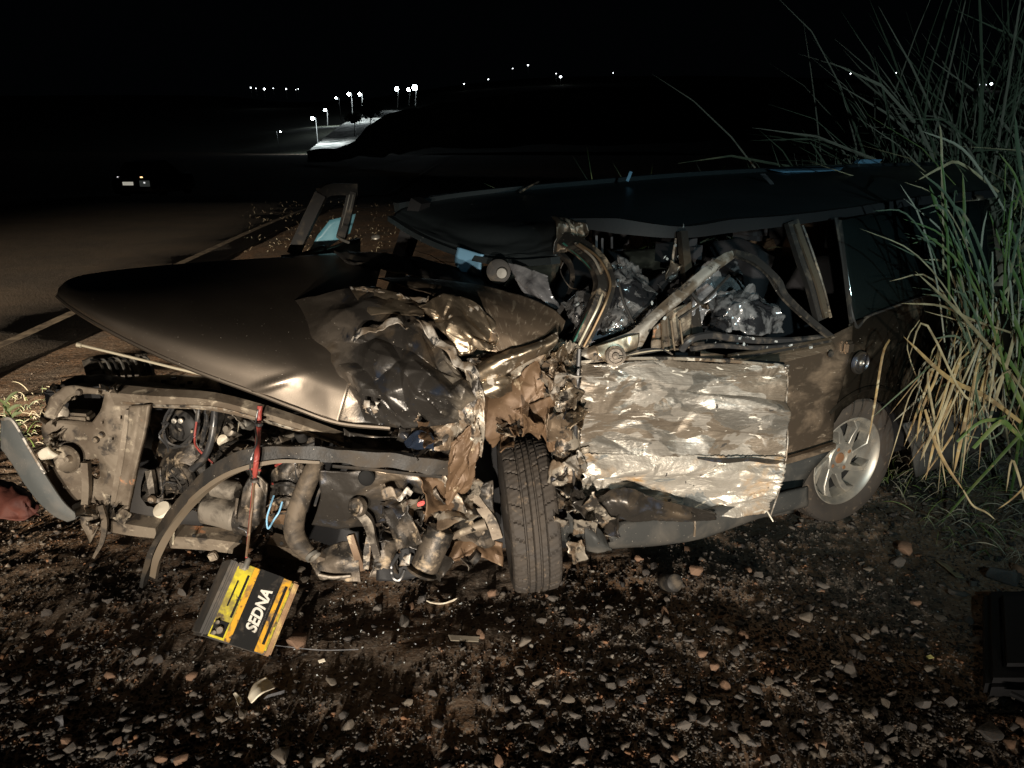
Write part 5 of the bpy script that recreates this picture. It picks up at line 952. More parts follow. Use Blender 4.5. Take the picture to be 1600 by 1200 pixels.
def wheel(name, center, axis, Ro, width):
    ax = Vector(axis).normalized(); c = Vector(center); e1 = (UP - ax * UP.dot(ax)).normalized(); e2 = ax.cross(e1); hw = width / 2
    Ri = Ro - 0.092
    w = lathe(name, [(Ri - 0.004, -hw * 0.7), (Ri, -hw * 0.6), (Ri - 0.018, -hw * 0.3), (Ri - 0.02, hw * 0.5), (Ri + 0.006, hw * 0.74), (Ri + 0.010, hw * 0.84), (Ri + 0.002, hw * 0.88), (Ri - 0.008, hw * 0.80), (Ri - 0.020, hw * 0.5), (Ri - 0.024, -hw * 0.15), (Ri - 0.03, -hw * 0.3), (0.0, -hw * 0.32)], c, ax, M['rim'], car, 64)
    lathe('spoke_gap_shade', [(0, -hw * 0.10), (Ri - 0.026, -hw * 0.10), (Ri - 0.026, -hw * 0.28)], c, ax, M['holeshade'], w, 40)  # black disc behind the spokes, shade of the gaps put into its colour
    tyre_mesh('tyre', c, ax, Ro, width, w)
    lathe('hub_face', [(0.0, hw * 0.38), (0.036, hw * 0.38), (0.040, hw * 0.46), (0.066, hw * 0.5), (0.074, hw * 0.42), (0.078, hw * 0.1)], c, ax, M['rim'], w, 40)
    lathe('hub_cap', [(0, hw * 0.44), (0.022, hw * 0.44), (0.026, hw * 0.36)], c, ax, M['hubrust'], w, 24)
    for k in range(4):
        a = k * math.pi / 2 + 0.5
        lathe('wheel_bolt', [(0, hw * 0.5), (0.008, hw * 0.5), (0.011, hw * 0.44)], c + (e1 * math.cos(a) + e2 * math.sin(a)) * 0.052, ax, M['hubrust'], w, 10)
    ns = 8
    for k in range(ns):
        a0 = 2 * math.pi * k / ns
        def pt(r, a, h): return c + (e1 * math.cos(a) + e2 * math.sin(a)) * r + ax * h
        hf, hb = hw * 0.46, hw * 0.0
        # swept blade: wide at the hub, a point at the rim
        ring = [(0.070, a0 - 0.30), (0.105, a0 + 0.02), (0.14, a0 + 0.17), (Ri - 0.018, a0 + 0.30), (Ri - 0.014, a0 + 0.60), (0.142, a0 + 0.36), (0.105, a0 + 0.26), (0.070, a0 + 0.26)]
        vs_ = [pt(r, a, hf + (0.012 if r > 0.14 else 0)) for r, a in ring] + [pt(r, a, hb) for r, a in ring]; n = len(ring)
        fs_ = [tuple(range(n)), tuple(range(2 * n - 1, n - 1, -1))] + [(i, i + n, (i + 1) % n + n, (i + 1) % n) for i in range(n)]
        o = mesh_obj('spoke', vs_, fs_, M['rim'], w, True, None, 30)
        bv = o.modifiers.new('bevel', 'BEVEL'); bv.width = 0.004; bv.segments = 2
    return w
wheel('rear_wheel', C(-0.01, 0.092, 0.28), NN, 0.282, 0.175)
fa = Vector((0.985, 0.10, 0.075)).normalized()
wheel('front_wheel', (0.058, 2.515, 0.28), fa, 0.281, 0.168)
# far side wheels
cyl('far_wheel', C(0.02, 1.35, 0.3), C(0.02, 1.55, 0.3), 0.29, M['tyre'], car)

# seat everything on the car's own base point
for o in set(bpy.data.objects) - before:
    if o.parent == car: o.matrix_parent_inverse = CARINV.copy()

#=THINGS
# ------------------------------------------------------------------ battery
BLp, BRp, TLp = W(322, 994, 1.98), W(424, 1022, 2.035), W(374, 876, 2.14)
bat = empty('car_battery', BLp, 'yellow and black car battery hanging by its cable from the crushed front', 'battery')
ex = (TLp - BLp); ey = (BRp - BLp); ey = ey - ex * (ey.dot(ex) / ex.dot(ex)); enr = ex.cross(ey).normalized()
if enr.y > 0: enr = -enr
Lx, Ly, Lz = ex.length, ey.length, 0.15
exn, eyn = ex.normalized(), ey.normalized()
def Bp(x, y, z): return exn * (x * Lx) + eyn * (y * Ly) + enr * (z - 0.0)      # x along text, y left to right, z out of face
def bbox(name, x0, x1, y0, y1, z0, z1, m, parent, bevel=0.003):
    c = (Bp(x0, y0, z0) + Bp(x1, y1, z1)) / 2
    return box(name, c, exn * Lx * (x1 - x0) / 2, eyn * Ly * (y1 - y0) / 2, enr * (z1 - z0) / 2, m, parent, bevel)
case = bbox('case', 0, 1, 0, 0.97, -Lz, 0, M['batcase'], bat, 0.008)
bbox('lid', -0.015, 1.015, -0.10, 0.0, -Lz - 0.004, -0.004, M['batcase'], bat, 0.008)
bbox('yellow_band', 0.01, 0.99, 0.015, 0.33, 0, 0.0022, M['yellow'], bat, 0.001)
bbox('orange_rim', 0.01, 0.99, 0.255, 0.345, 0.0, 0.0032, M['orange'], bat, 0.001)
bbox('black_band', 0.0, 1.0, 0.345, 0.735, 0, 0.0027, M['labelblack'], bat, 0.001)
bbox('orange_band', 0.01, 0.99, 0.735, 0.875, 0, 0.0022, M['orange'], bat, 0.001)
bbox('dark_stripe', 0.12, 0.9, 0.80, 0.845, 0.0, 0.0034, M['labelblack'], bat, 0.0005)
bbox('dark_stripe', 0.30, 0.86, 0.20, 0.235, 0.0, 0.0046, M['labelblack'], bat, 0.0005)
bbox('dark_stripe', 0.42, 0.76, 0.09, 0.115, 0.0, 0.0036, M['labelblack'], bat, 0.0005)
bbox('muddy_edge', 0.0, 1.0, 0.88, 1.0, -Lz + 0.004, 0.0045, M['batworn'], bat, 0.006)
bbox('muddy_edge', 0.05, 0.97, 0.87, 0.9, 0.0, 0.006, M['yellow'], bat, 0.002)
bbox('terminal_recess', 0.03, 0.24, 0.02, 0.24, 0, 0.004, M['holeshade'], bat, 0.003)
for (u, v, r) in ((0.12, 0.13, 0.013), (0.07, 0.07, 0.008), (0.2, 0.06, 0.007)):
    lathe('terminal', [(0, 0.012), (r * 0.7, 0.012), (r, 0.004), (r, 0)], Bp(u, v, 0.004), enr, M['alu'], bat, 14)
cl = bbox('terminal_clamp', 0.90, 1.0, 0.0, 0.16, 0.002, 0.022, M['alu'], bat, 0.006)
lathe('clamp_bolt', [(0.004, -0.02), (0.009, -0.015), (0.009, 0.012), (0.005, 0.02)], Bp(0.98, 0.1, 0.02), exn, M['rim'], bat, 10)
box('strap_loop', Bp(0.5, -0.2, -0.05), exn * 0.002, eyn * 0.002, enr * 0.002, M['batcase'], bat, 0)
cu = bpy.data.curves.new('brand_text', 'FONT'); cu.body = 'SEDNA'; cu.size = 1.0; cu.shear = 0.22; cu.extrude = 0.01; cu.offset = 0.035; cu.space_character = 1.0; cu.align_x = 'CENTER'; cu.align_y = 'CENTER'
to = bpy.data.objects.new('tmp', cu); col.objects.link(to)
dg = bpy.context.evaluated_depsgraph_get(); dg.update()
tm = bpy.data.meshes.new_from_object(to.evaluated_get(dg)); bpy.data.objects.remove(to)
vx = [v.co.copy() for v in tm.vertices]; x0, x1 = min(v.x for v in vx), max(v.x for v in vx); y0, y1 = min(v.y for v in vx), max(v.y for v in vx)
for v in tm.vertices:
    u = (v.co.x - x0) / (x1 - x0); w = (v.co.y - y0) / (y1 - y0)
    v.co = Bp(0.22 + u * 0.56, 0.655 - w * 0.185, 0.0030 + (v.co.z + 0.01) * 0.05)
tm.materials.clear(); tm.materials.append(M['letter']); tm.name = 'lettering'
link(bpy.data.objects.new('lettering', tm), bat)
rng = random.Random(5)
for k in range(26):
    u = 0.27 + k * 0.0185
    bbox('fine_print', u, u + rng.uniform(0.006, 0.014), 0.682, 0.682 + rng.uniform(0.012, 0.026), 0.002, 0.0032, M['batcase'], bat, 0)
# cable the battery hangs from
cab = tube('battery_cable', [(406, 634, 2.33), (404, 670, 2.31), (402, 705, 2.18), (399, 735, 2.17), (396, 760, 2.20), (392, 800, 2.17), (388, 840, 2.15), (385, 872, 2.12)], [0.0085, 0.0085, 0.0085, 0.0085, 0.005, 0.004, 0.004, 0.004], M['red'], None, 8, 60)
tag(cab, 'red battery cable stretched down from the bonnet edge to the battery clamp', 'cable')
tube('brown_core', [(397, 752, 2.185), (394, 790, 2.16), (389, 836, 2.145), (385, 870, 2.115)], 0.0045, M['rust'], cab, 6, 30)
tube('black_wire', [(403, 640, 2.32), (399, 665, 2.30), (401, 690, 2.20), (393, 715, 2.17), (391, 735, 2.17), (400, 750, 2.18), (406, 760, 2.2)], 0.003, M['hose'], cab, 6, 40)
lathe('cable_tie', [(0.009, -0.006), (0.014, -0.004), (0.014, 0.004), (0.009, 0.006)], W(398, 750, 2.18), (0.05, 0, 1), M['hose'], cab, 12)
lathe('cable_tie', [(0.008, -0.006), (0.012, -0.004), (0.012, 0.004), (0.008, 0.006)], W(405, 663, 2.30), (0.05, 0, 1), M['hose'], cab, 12)

# ------------------------------------------------------------------ plastic in the cabin
def bag(name, rows, m, seed, lab, amp, freq=9, nu=60, nv=60):
    o = patch(name, rows, m, None, nu, nv, amp, (freq, freq), seed, 0.002, rag=0.12, sharp=20, K=9)
    tag(o, lab, 'plastic sheet'); return o
bag('plastic_sheet', [[(1116, 462, 2.78), (1140, 448, 2.72), (1175, 444, 2.74), (1210, 462, 2.82)], [(1112, 490, 2.70), (1140, 478, 2.62), (1175, 474, 2.64), (1216, 484, 2.78)], [(1108, 522, 2.70), (1140, 520, 2.62), (1175, 522, 2.66), (1226, 520, 2.80)]], M['bag'], 131, 'crumpled black plastic sheet on the rear seat, seen through the bent window frame', 0.05)
bag('plastic_sheet', [[(935, 420, 2.72), (975, 402, 2.66), (1008, 418, 2.72)], [(925, 460, 2.62), (965, 440, 2.56), (1018, 455, 2.66)], [(925, 495, 2.58), (970, 490, 2.50), (1010, 492, 2.62)], [(930, 512, 2.60), (970, 512, 2.52), (1004, 510, 2.62)]], M['silver'], 133, 'crumpled shiny silver and black sheet beside the bent windscreen pillar', 0.06, 10)
bag('plastic_sheet', [[(874, 470, 2.60), (895, 458, 2.60), (918, 444, 2.62)], [(884, 495, 2.52), (900, 480, 2.50), (922, 470, 2.54)], [(884, 515, 2.47), (900, 510, 2.46), (915, 500, 2.48)]], M['silver'], 135, 'small crumpled silver film heaped behind the scratched fender', 0.04, 12, 40, 40)
bag('plastic_film', [[(796, 412, 2.72), (825, 420, 2.66), (854, 430, 2.60)], [(808, 440, 2.66), (832, 448, 2.60), (860, 456, 2.56)], [(822, 462, 2.62), (842, 468, 2.58), (872, 484, 2.54)]], M['film'], 137, 'smoky stiff plastic film folded over the dashboard', 0.03, 8, 40, 40)
bag('plastic_sheet', [[(1080, 440, 2.95), (1110, 400, 3.0), (1150, 395, 3.1)], [(1085, 500, 2.85), (1120, 470, 2.9), (1160, 450, 3.0)], [(1085, 530, 2.82), (1120, 525, 2.85), (1160, 520, 2.95)]], M['bag'], 139, 'dark plastic sheet bunched beside the centre post', 0.05, 8, 40, 40)

# ------------------------------------------------------------------ stones
stonem = []
for i, (c1, c2) in enumerate([((0.095, 0.089, 0.08), (0.06, 0.055, 0.05)), ((0.08, 0.078, 0.076), (0.045, 0.044, 0.042)), ((0.14, 0.122, 0.1), (0.09, 0.078, 0.062)), ((0.2, 0.115, 0.07), (0.14, 0.09, 0.06)), ((0.05, 0.049, 0.048), (0.03, 0.029, 0.028))]):
    stonem.append(mat('stone_' + 'abcde'[i], c1, 0.8, 0.0, [dict(col=c2, scale=30, thr=0.5, soft=0.12), dict(col=(0.12, 0.07, 0.04), scale=18, thr=0.6, soft=0.08)], bump=[(90, (1, 1, 1), 0.4, 0.004, 'Object')]))
def hull_stone(seed, n=13, flat=0.62):
    rng = random.Random(seed); bm = bmesh.new()
    for i in range(n):
        v = Vector((rng.gauss(0, 1), rng.gauss(0, 1), rng.gauss(0, 1))).normalized() * rng.uniform(0.8, 1.0)
        bm.verts.new((v.x * rng.uniform(0.9, 1.0), v.y * 0.82, v.z * flat))
    r = bmesh.ops.convex_hull(bm, input=bm.verts)
    bmesh.ops.delete(bm, geom=list({g for g in r['geom_interior'] + r['geom_unused'] if isinstance(g, bmesh.types.BMVert)}), context='VERTS')
    bmesh.ops.triangulate(bm, faces=bm.faces)
    return bm
variants = []
for s in range(14):
    bm = hull_stone(200 + s, 16, 0.5 + 0.03 * (s % 6)); me = bpy.data.meshes.new('stone')
    bmesh.ops.bevel(bm, geom=bm.edges[:], offset=0.06, segments=1, affect='EDGES', clamp_overlap=True)
    bm.to_mesh(me); bm.free(); me.polygons.foreach_set("use_smooth", [True] * len(me.polygons)); me.set_sharp_from_angle(angle=R(28)); me.materials.append(stonem[(s % 5) if s in (3, 0, 1, 2, 4, 5, 6, 7, 9, 10, 11, 12) else 4]); variants.append(me)
by_mat = {k: [m for m in variants if m.materials[0] == stonem[k]] for k in range(5)}
def stone(px, py, wpx, lab, k, grp=None, rz=None):
    p = G(px, py); zc = project(p)[2]; r = wpx / F * zc / 2
    o = bpy.data.objects.new('stone', random.choice(by_mat[k])); col.objects.link(o)
    o.location = (p.x, p.y, ground_h(p.x, p.y) + r * 0.32); o.scale = (r, r * random.uniform(0.75, 1.05), r * random.uniform(0.85, 1.15))
    o.rotation_euler = (random.uniform(-0.3, 0.3), random.uniform(-0.3, 0.3), random.uniform(0, 6.28) if rz is None else rz)
    tag(o, lab, 'stone', grp); return o
for (px, py, w, k, lab) in [
    (1330, 1052, 42, 0, 'large pale grey stone in front of the rear wheel, midway to the frame edge'), (1078, 1098, 34, 2, 'round tan stone on the bare dirt patch'), (850, 1104, 26, 2, 'small tan stone below the front tyre'),
    (630, 972, 34, 0, 'grey stone right below the shock absorber'), (1412, 862, 38, 3, 'reddish stone half hidden beside the grass, near the rear wheel'), (1496, 932, 36, 0, 'pale blocky stone beside the flat strip near the black case'),
    (1567, 908, 74, 1, 'biggest stone, grey with pale glints, behind the black case'), (1592, 893, 30, 3, 'orange stone touching the biggest grey stone'), (1086, 900, 36, 3, 'broken reddish brick piece under the sill'),
    (466, 1008, 50, 3, 'brown slab of dirt crust beside the hanging battery'), (998, 882, 20, 3, 'small orange stone under the door corner'), (1220, 798, 34, 3, 'orange brown stone between the door edge and rear wheel'),
    (1260, 968, 30, 2, 'flat tan stone under the middle of the gravel patch'), (1285, 915, 28, 0, 'pale pebble alone in front of the rear door'), (1405, 880, 30, 0, 'grey stone leaning on the reddish stone'),
    (1075, 862, 22, 3, 'small orange chip beside the sill end'), (590, 950, 20, 0, 'small pale stone in the dark under the engine'), (820, 1010, 30, 2, 'flat tan stone below the tyre tread'),
    (1280, 1090, 24, 2, 'tan stone just below the large pale grey one'), (1545, 1155, 52, 1, 'dark grey rock at the foot of the black case'), (440, 1188, 60, 2, 'tan rock cut by the bottom of the frame'), (285, 1192, 34, 3, 'orange tan stone at the bottom beside the tan rock'),
    (1185, 905, 24, 0, 'pale stone straight below the sill end'), (1150, 1140, 34, 1, 'dark stone below the round tan one'), (1440, 1110, 40, 1, 'dark angular stone before the black case')]:
    stone(px, py, w, lab, k)
# the loose ones nobody could tell apart: the largest as individuals, the rest as gravel
rng = np.random.RandomState(4)
N = 165000
px = rng.uniform(-380, 1980, N); py = 560 + 840 * rng.uniform(0, 1, N) ** 0.8
u = (px - 800) / F; v = (600 - py) / F
dy = CP + v * SP; dz = -SP + v * CP; t = -CAMH / dz
X, Y = u * t, dy * t
size = 0.0042 + 0.0042 * rng.pareto(2.8, N); size = np.minimum(size, 0.027)
# bare dirt in places, gravel thick before the wagon and to the right
dens = np.array([0.6 + 1.1 * noise.noise((x * 1.1, y * 1.1, 2)) + 0.5 * noise.noise((x * 3.4, y * 3.4, 7)) + 0.12 * x for x, y in zip(X, Y)])
keep = (rng.uniform(0, 1, N) < np.clip(dens, 0.10, 1.0)) & (Y < 6.2) & (X > -3.4)
under = ((X - P0.x) * NN.x + (Y - P0.y) * NN.y < -0.2) & (X > -0.3)
keep &= ~under
X, Y, size = X[keep], Y[keep], size[keep]
zc = Y * CP + CAMH * SP
fx, fy = F * X / zc, 600 - F * (Y * SP - CAMH * CP) / zc
inframe = (np.abs(fx) < 800) & (fy < 1200)
big = np.argsort(-(size / zc) * inframe)[:270]
isbig = np.zeros(len(X), bool); isbig[big] = True
for i in big:
    o = bpy.data.objects.new('stone', random.choice(variants)); col.objects.link(o); r = float(size[i])
    o.location = (float(X[i]), float(Y[i]), ground_h(float(X[i]), float(Y[i])) + r * 0.2); o.scale = (r, r * random.uniform(0.7, 1.0), r * random.uniform(0.8, 1.2))
    o.rotation_euler = (random.uniform(-0.4, 0.4), random.uniform(-0.4, 0.4), random.uniform(0, 6.28))
    tag(o, 'small loose angular stone lying among the gravel', 'stone', 'loose stones on the gravel shoulder')
def gravel(idx, m, name, lab):
    hv = []
    for s in range(8):
        bm = hull_stone(300 + s, 9, 0.6); bm.verts.ensure_lookup_table()
        for i, vtx in enumerate(bm.verts): vtx.index = i
        hv.append((np.array([list(v_.co) for v_ in bm.verts]), np.array([[q.index for q in f.verts] for f in bm.faces]))); bm.free()
    AV, AF, off = [], [], 0
    for i in idx:
        vv, ff = hv[i % 8]; a = random.uniform(0, 6.28); r = size[i]; ca, sa = math.cos(a), math.sin(a); tx = random.uniform(-0.4, 0.4)
        q = vv * r * np.array([1, random.uniform(0.7, 1), random.uniform(0.7, 1.1)])
        q = np.stack([q[:, 0] * ca - q[:, 1] * sa, q[:, 0] * sa + q[:, 1] * ca, q[:, 2] + q[:, 0] * tx], 1)
        q += np.array([X[i], Y[i], ground_h(float(X[i]), float(Y[i])) + r * 0.22]); AV.append(q); AF.append(ff + off); off += len(vv)
    AV = np.concatenate(AV); AF = np.concatenate(AF)
    me = bpy.data.meshes.new(name); me.vertices.add(len(AV)); me.vertices.foreach_set("co", AV.ravel())
    me.loops.add(len(AF) * 3); me.loops.foreach_set("vertex_index", AF.ravel().astype(np.int32)); me.polygons.add(len(AF))
    me.polygons.foreach_set("loop_start", np.arange(0, len(AF) * 3, 3, dtype=np.int32)); me.update(calc_edges=True); me.validate()
    me.materials.append(m); o = link(bpy.data.objects.new(name, me)); tag(o, lab, 'gravel', None, 'stuff')
rest = np.where(~isbig)[0]
pebm = mat('mixed_pebbles', (0.08, 0.07, 0.06), 0.85, 0.0, [dict(col=(0.028, 0.026, 0.025), scale=26, thr=0.5, soft=0.06, detail=2), dict(col=(0.16, 0.145, 0.125), scale=33, thr=0.62, soft=0.03, detail=2), dict(col=(0.17, 0.09, 0.05), scale=19, thr=0.63, soft=0.04, detail=2)])
gravel(rest, pebm, 'gravel', 'fine dark gravel covering the road shoulder')

# ------------------------------------------------------------------ litter on the ground
def on_ground(px, py, z=0.0):
    p = G(px, py, z); p.z = ground_h(p.x, p.y) + z; return p
ca_, cb_, cc_ = G(1540, 1114), G(1538, 948), G(1660, 1114)
cs = empty('black_case', ca_, 'black padded case lying on the gravel, cut by the frame edge', 'case')
blk = mat('black_case_shell', (0.012, 0.012, 0.013), 0.6, bump=[(50, (1, 1, 1), 0.3, 0.004, 'Object')])
cl_, cw_ = (cb_ - ca_) / 2, (cc_ - ca_) / 2
box('shell', cl_ + cw_ + Vector((0, 0.02, 0.04)), cw_, cl_ * 0.92, (0, 0, 0.035), blk, cs, 0.018)
box('raised_panel', cl_ + cw_ * 1.05 + Vector((0.01, 0.02, 0.078)), cw_ * 0.72, cl_ * 0.72, (0, 0, 0.012), blk, cs, 0.012)
box('front_strip', cw_ + Vector((0, -0.012, 0.012)), cw_ * 0.9, (0, 0.006, 0), (0, 0, 0.004), M['grey'], cs, 0.001)
tube('handle', [cw_ * 0.6 + Vector((0, 0.01, 0.06)), cw_ + Vector((0, -0.03, 0.06)), cw_ * 1.4 + Vector((0, 0.01, 0.06))], 0.008, blk, cs, 8)
# dark can
p = on_ground(1046, 925)
can = lathe('dark_can', [(0.0, 0.05), (0.018, 0.05), (0.03, 0.044), (0.036, 0.03), (0.036, -0.03), (0.032, -0.04), (0.026, -0.03), (0, -0.028)], p + Vector((0, 0, 0.034)), (0.15, -0.6, 0.35), M['black'], None, 28)
tag(can, 'black ribbed cap lying on the gravel below the sill', 'cap')
def shard_thing(name, rows, m, lab, cat, seed, amp=0.006, freq=8, n=16, thick=0.004):
    g = [[on_ground(x, y, z) for (x, y, z) in row] for row in rows]
    tag(patch(name, g, m, None, n, n, amp, (freq, freq), seed, thick, rag=0.12), lab, cat)
shard_thing('plastic_shard', [[(388, 1092, 0.01), (396, 1068, 0.03), (416, 1058, 0.03)], [(392, 1098, 0.012), (410, 1086, 0.03), (430, 1076, 0.012)]], M['white'], 'larger white broken plastic shard on the dark ground below the battery', 'plastic shard', 3)
shard_thing('plastic_shard', [[(364, 1082, 0.01), (369, 1080, 0.02)], [(372, 1100, 0.03), (378, 1096, 0.01)]], M['white'], 'thin white plastic sliver standing beside the larger shard', 'plastic shard', 4)
shard_thing('plastic_shard', [[(418, 1088, 0.012), (446, 1078, 0.012)], [(412, 1094, 0.006), (444, 1084, 0.006)]], M['film'], 'grey plastic strip beside the larger white shard', 'plastic shard', 5)
shard_thing('plastic_shard', [[(664, 936, 0.012), (690, 942, 0.008), (716, 934, 0.014)], [(672, 942, 0.006), (692, 944, 0.004), (710, 940, 0.006)]], M['white'], 'curved pale plastic rim fragment under the suspension', 'plastic shard', 6)
shard_thing('plastic_shard', [[(497, 1034, 0.01), (507, 1030, 0.014)], [(499, 1038, 0.006), (509, 1034, 0.01)]], M['white'], 'tiny white chip on the ground past the battery', 'plastic shard', 7)
shard_thing('plastic_shard', [[(86, 1122, 0.01), (100, 1118, 0.02)], [(88, 1138, 0.006), (98, 1142, 0.006)]], M['film'], 'grey chip on the dark dirt far from the battery', 'plastic shard', 8)
shard_thing('dry_leaf', [[(1462, 874, 0.012), (1480, 882, 0.016)], [(1492, 904, 0.012), (1506, 906, 0.006)]], mat('dry_leaf', (0.2, 0.17, 0.1), 0.8), 'dry flat leaf strip lying between two pale stones', 'leaf', 9)
shard_thing('dry_leaf', [[(700, 994, 0.012), (750, 998, 0.014)], [(704, 1004, 0.006), (748, 1006, 0.006)]], mat('dry_strip', (0.14, 0.12, 0.09), 0.8), 'flat brown strip lying in the gravel left of the tyre foot', 'strip', 10)
shard_thing('dry_leaf', [[(1446, 1028, 0.012), (1453, 1026, 0.014)], [(1449, 1033, 0.008), (1459, 1031, 0.01)]], mat('yellow_leaf', (0.35, 0.33, 0.12), 0.7), 'small yellow green leaf chip near the black case', 'leaf', 11)
rc_ = random.Random(12); cv_, cf_ = [], []
for k in range(170):
    p_ = G(rc_.gauss(640, 230), rc_.gauss(975, 48)); q_ = rc_.uniform(0.002, 0.005); z_ = ground_h(p_.x, p_.y) + 0.004
    if p_.y < 1.5: continue
    n_ = len(cv_); a_ = rc_.uniform(0, 6.28); e1_ = Vector((math.cos(a_), math.sin(a_), rc_.uniform(-0.4, 0.4))) * q_; e2_ = Vector((-math.sin(a_), math.cos(a_), rc_.uniform(-0.4, 0.4))) * q_ * rc_.uniform(0.5, 1)
    b_ = Vector((p_.x, p_.y, z_)); cv_ += [b_ - e1_, b_ + e2_, b_ + e1_, b_ - e2_, b_ + Vector((0, 0, q_))]; cf_ += [(n_, n_ + 1, n_ + 4), (n_ + 1, n_ + 2, n_ + 4), (n_ + 2, n_ + 3, n_ + 4), (n_ + 3, n_, n_ + 4), (n_ + 3, n_ + 2, n_ + 1, n_)]
tag(mesh_obj('glass_crumbs', cv_, cf_, M['crumb'], None, False), 'scattered crumbs of broken glass under the crushed front', 'glass', None, 'stuff')
tw = tube('twig', [on_ground(430, 1010, 0.01), on_ground(500, 1016, 0.014), on_ground(560, 1014, 0.01)], 0.002, M['film'], None, 5); tag(tw, 'thin pale wire lying on the ground past the battery', 'wire')
# red cloth
rc = patch('red_cloth', [[W(-30, 760, 2.66), W(10, 756, 2.64), W(40, 764, 2.60), W(58, 780, 2.55)], [W(-30, 785, 2.58), W(10, 780, 2.52), W(40, 784, 2.50), W(62, 796, 2.50)], [W(-30, 812, 2.50), W(10, 812, 2.46), W(40, 808, 2.46), W(58, 802, 2.48)]], M['redcloth'], None, 50, 30, 0.035, (8, 8), 141, 0.006, sharp=40); tag(rc, 'dark red cloth bundle on the ground behind the grey bumper end', 'cloth')

#=GRASS
# ------------------------------------------------------------------ grass
gmats = [mat('dry_straw', (0.27, 0.185, 0.075), 0.65, 0, [dict(col=(0.13, 0.085, 0.04), scale=14, thr=0.5, soft=0.1, detail=7), dict(col=(0.3, 0.25, 0.15), scale=30, thr=0.6, soft=0.05)]), mat('pale_straw', (0.29, 0.24, 0.14), 0.65, 0, [dict(col=(0.15, 0.115, 0.06), scale=14, thr=0.5, soft=0.1, detail=7)]),
         mat('fresh_green_blade', (0.05, 0.09, 0.02), 0.5, 0, [dict(col=(0.2, 0.15, 0.06), scale=25, thr=0.63, soft=0.03, detail=6), dict(col=(0.1, 0.12, 0.035), scale=9, thr=0.55, soft=0.1)]), mat('dull_green_blade', (0.045, 0.065, 0.034), 0.7, 0, [dict(col=(0.16, 0.13, 0.07), scale=18, thr=0.6, soft=0.04, detail=6)]), mat('grey_dry_stem', (0.2, 0.19, 0.14), 0.7)]
def blade_geo(pts, w, n=9, fold=0.35):
    Q = catmull([list(p) for p in pts], n); T = np.gradient(Q, axis=0); vs_, fs_ = [], []
    for i in range(n):
        t = Vector(T[i]).normalized(); s = i / (n - 1)
        side = t.cross(Vector((0.15, -1, 0.2))); side = side.normalized() if side.length > 1e-4 else Vector((1, 0, 0)); nrm = side.cross(t)
        ww = w * (0.55 + 0.9 * s) * (1 - s) ** 0.55 if s < 1 else 0.0
        ww = max(ww, w * 0.04)
        c = Vector(Q[i]); vs_ += [c - side * ww + nrm * ww * fold, c, c + side * ww + nrm * ww * fold]
    for i in range(n - 1):
        a = i * 3; fs_ += [(a, a + 1, a + 4, a + 3), (a + 1, a + 2, a + 5, a + 4)]
    return vs_, fs_
def arc_pts(base, az, lean, L, droop, rng, kink=None):
    p = Vector(base); out = [p.copy()]; d = Vector((math.cos(az) * math.sin(lean), math.sin(az) * math.sin(lean), math.cos(lean)))
    for i in range(5):
        if kink == i: d = Vector((d.x + rng.uniform(-0.5, 0.5), d.y * 0.5, -0.9)).normalized()
        d = (d + Vector((math.cos(az) * 0.25, math.sin(az) * 0.25, -0.5)) * droop * (i + 1) / 5).normalized()
        p = p + d * L / 5; out.append(p.copy())
    return out
rng = random.Random(11)
def leaf_at(parent, pix, w, m, name='leaf'):
    pts = [W(*p) for p in pix]; vs_, fs_ = blade_geo(pts, w, 12)
    return mesh_obj(name, vs_, fs_, m, parent, True, None, 60)
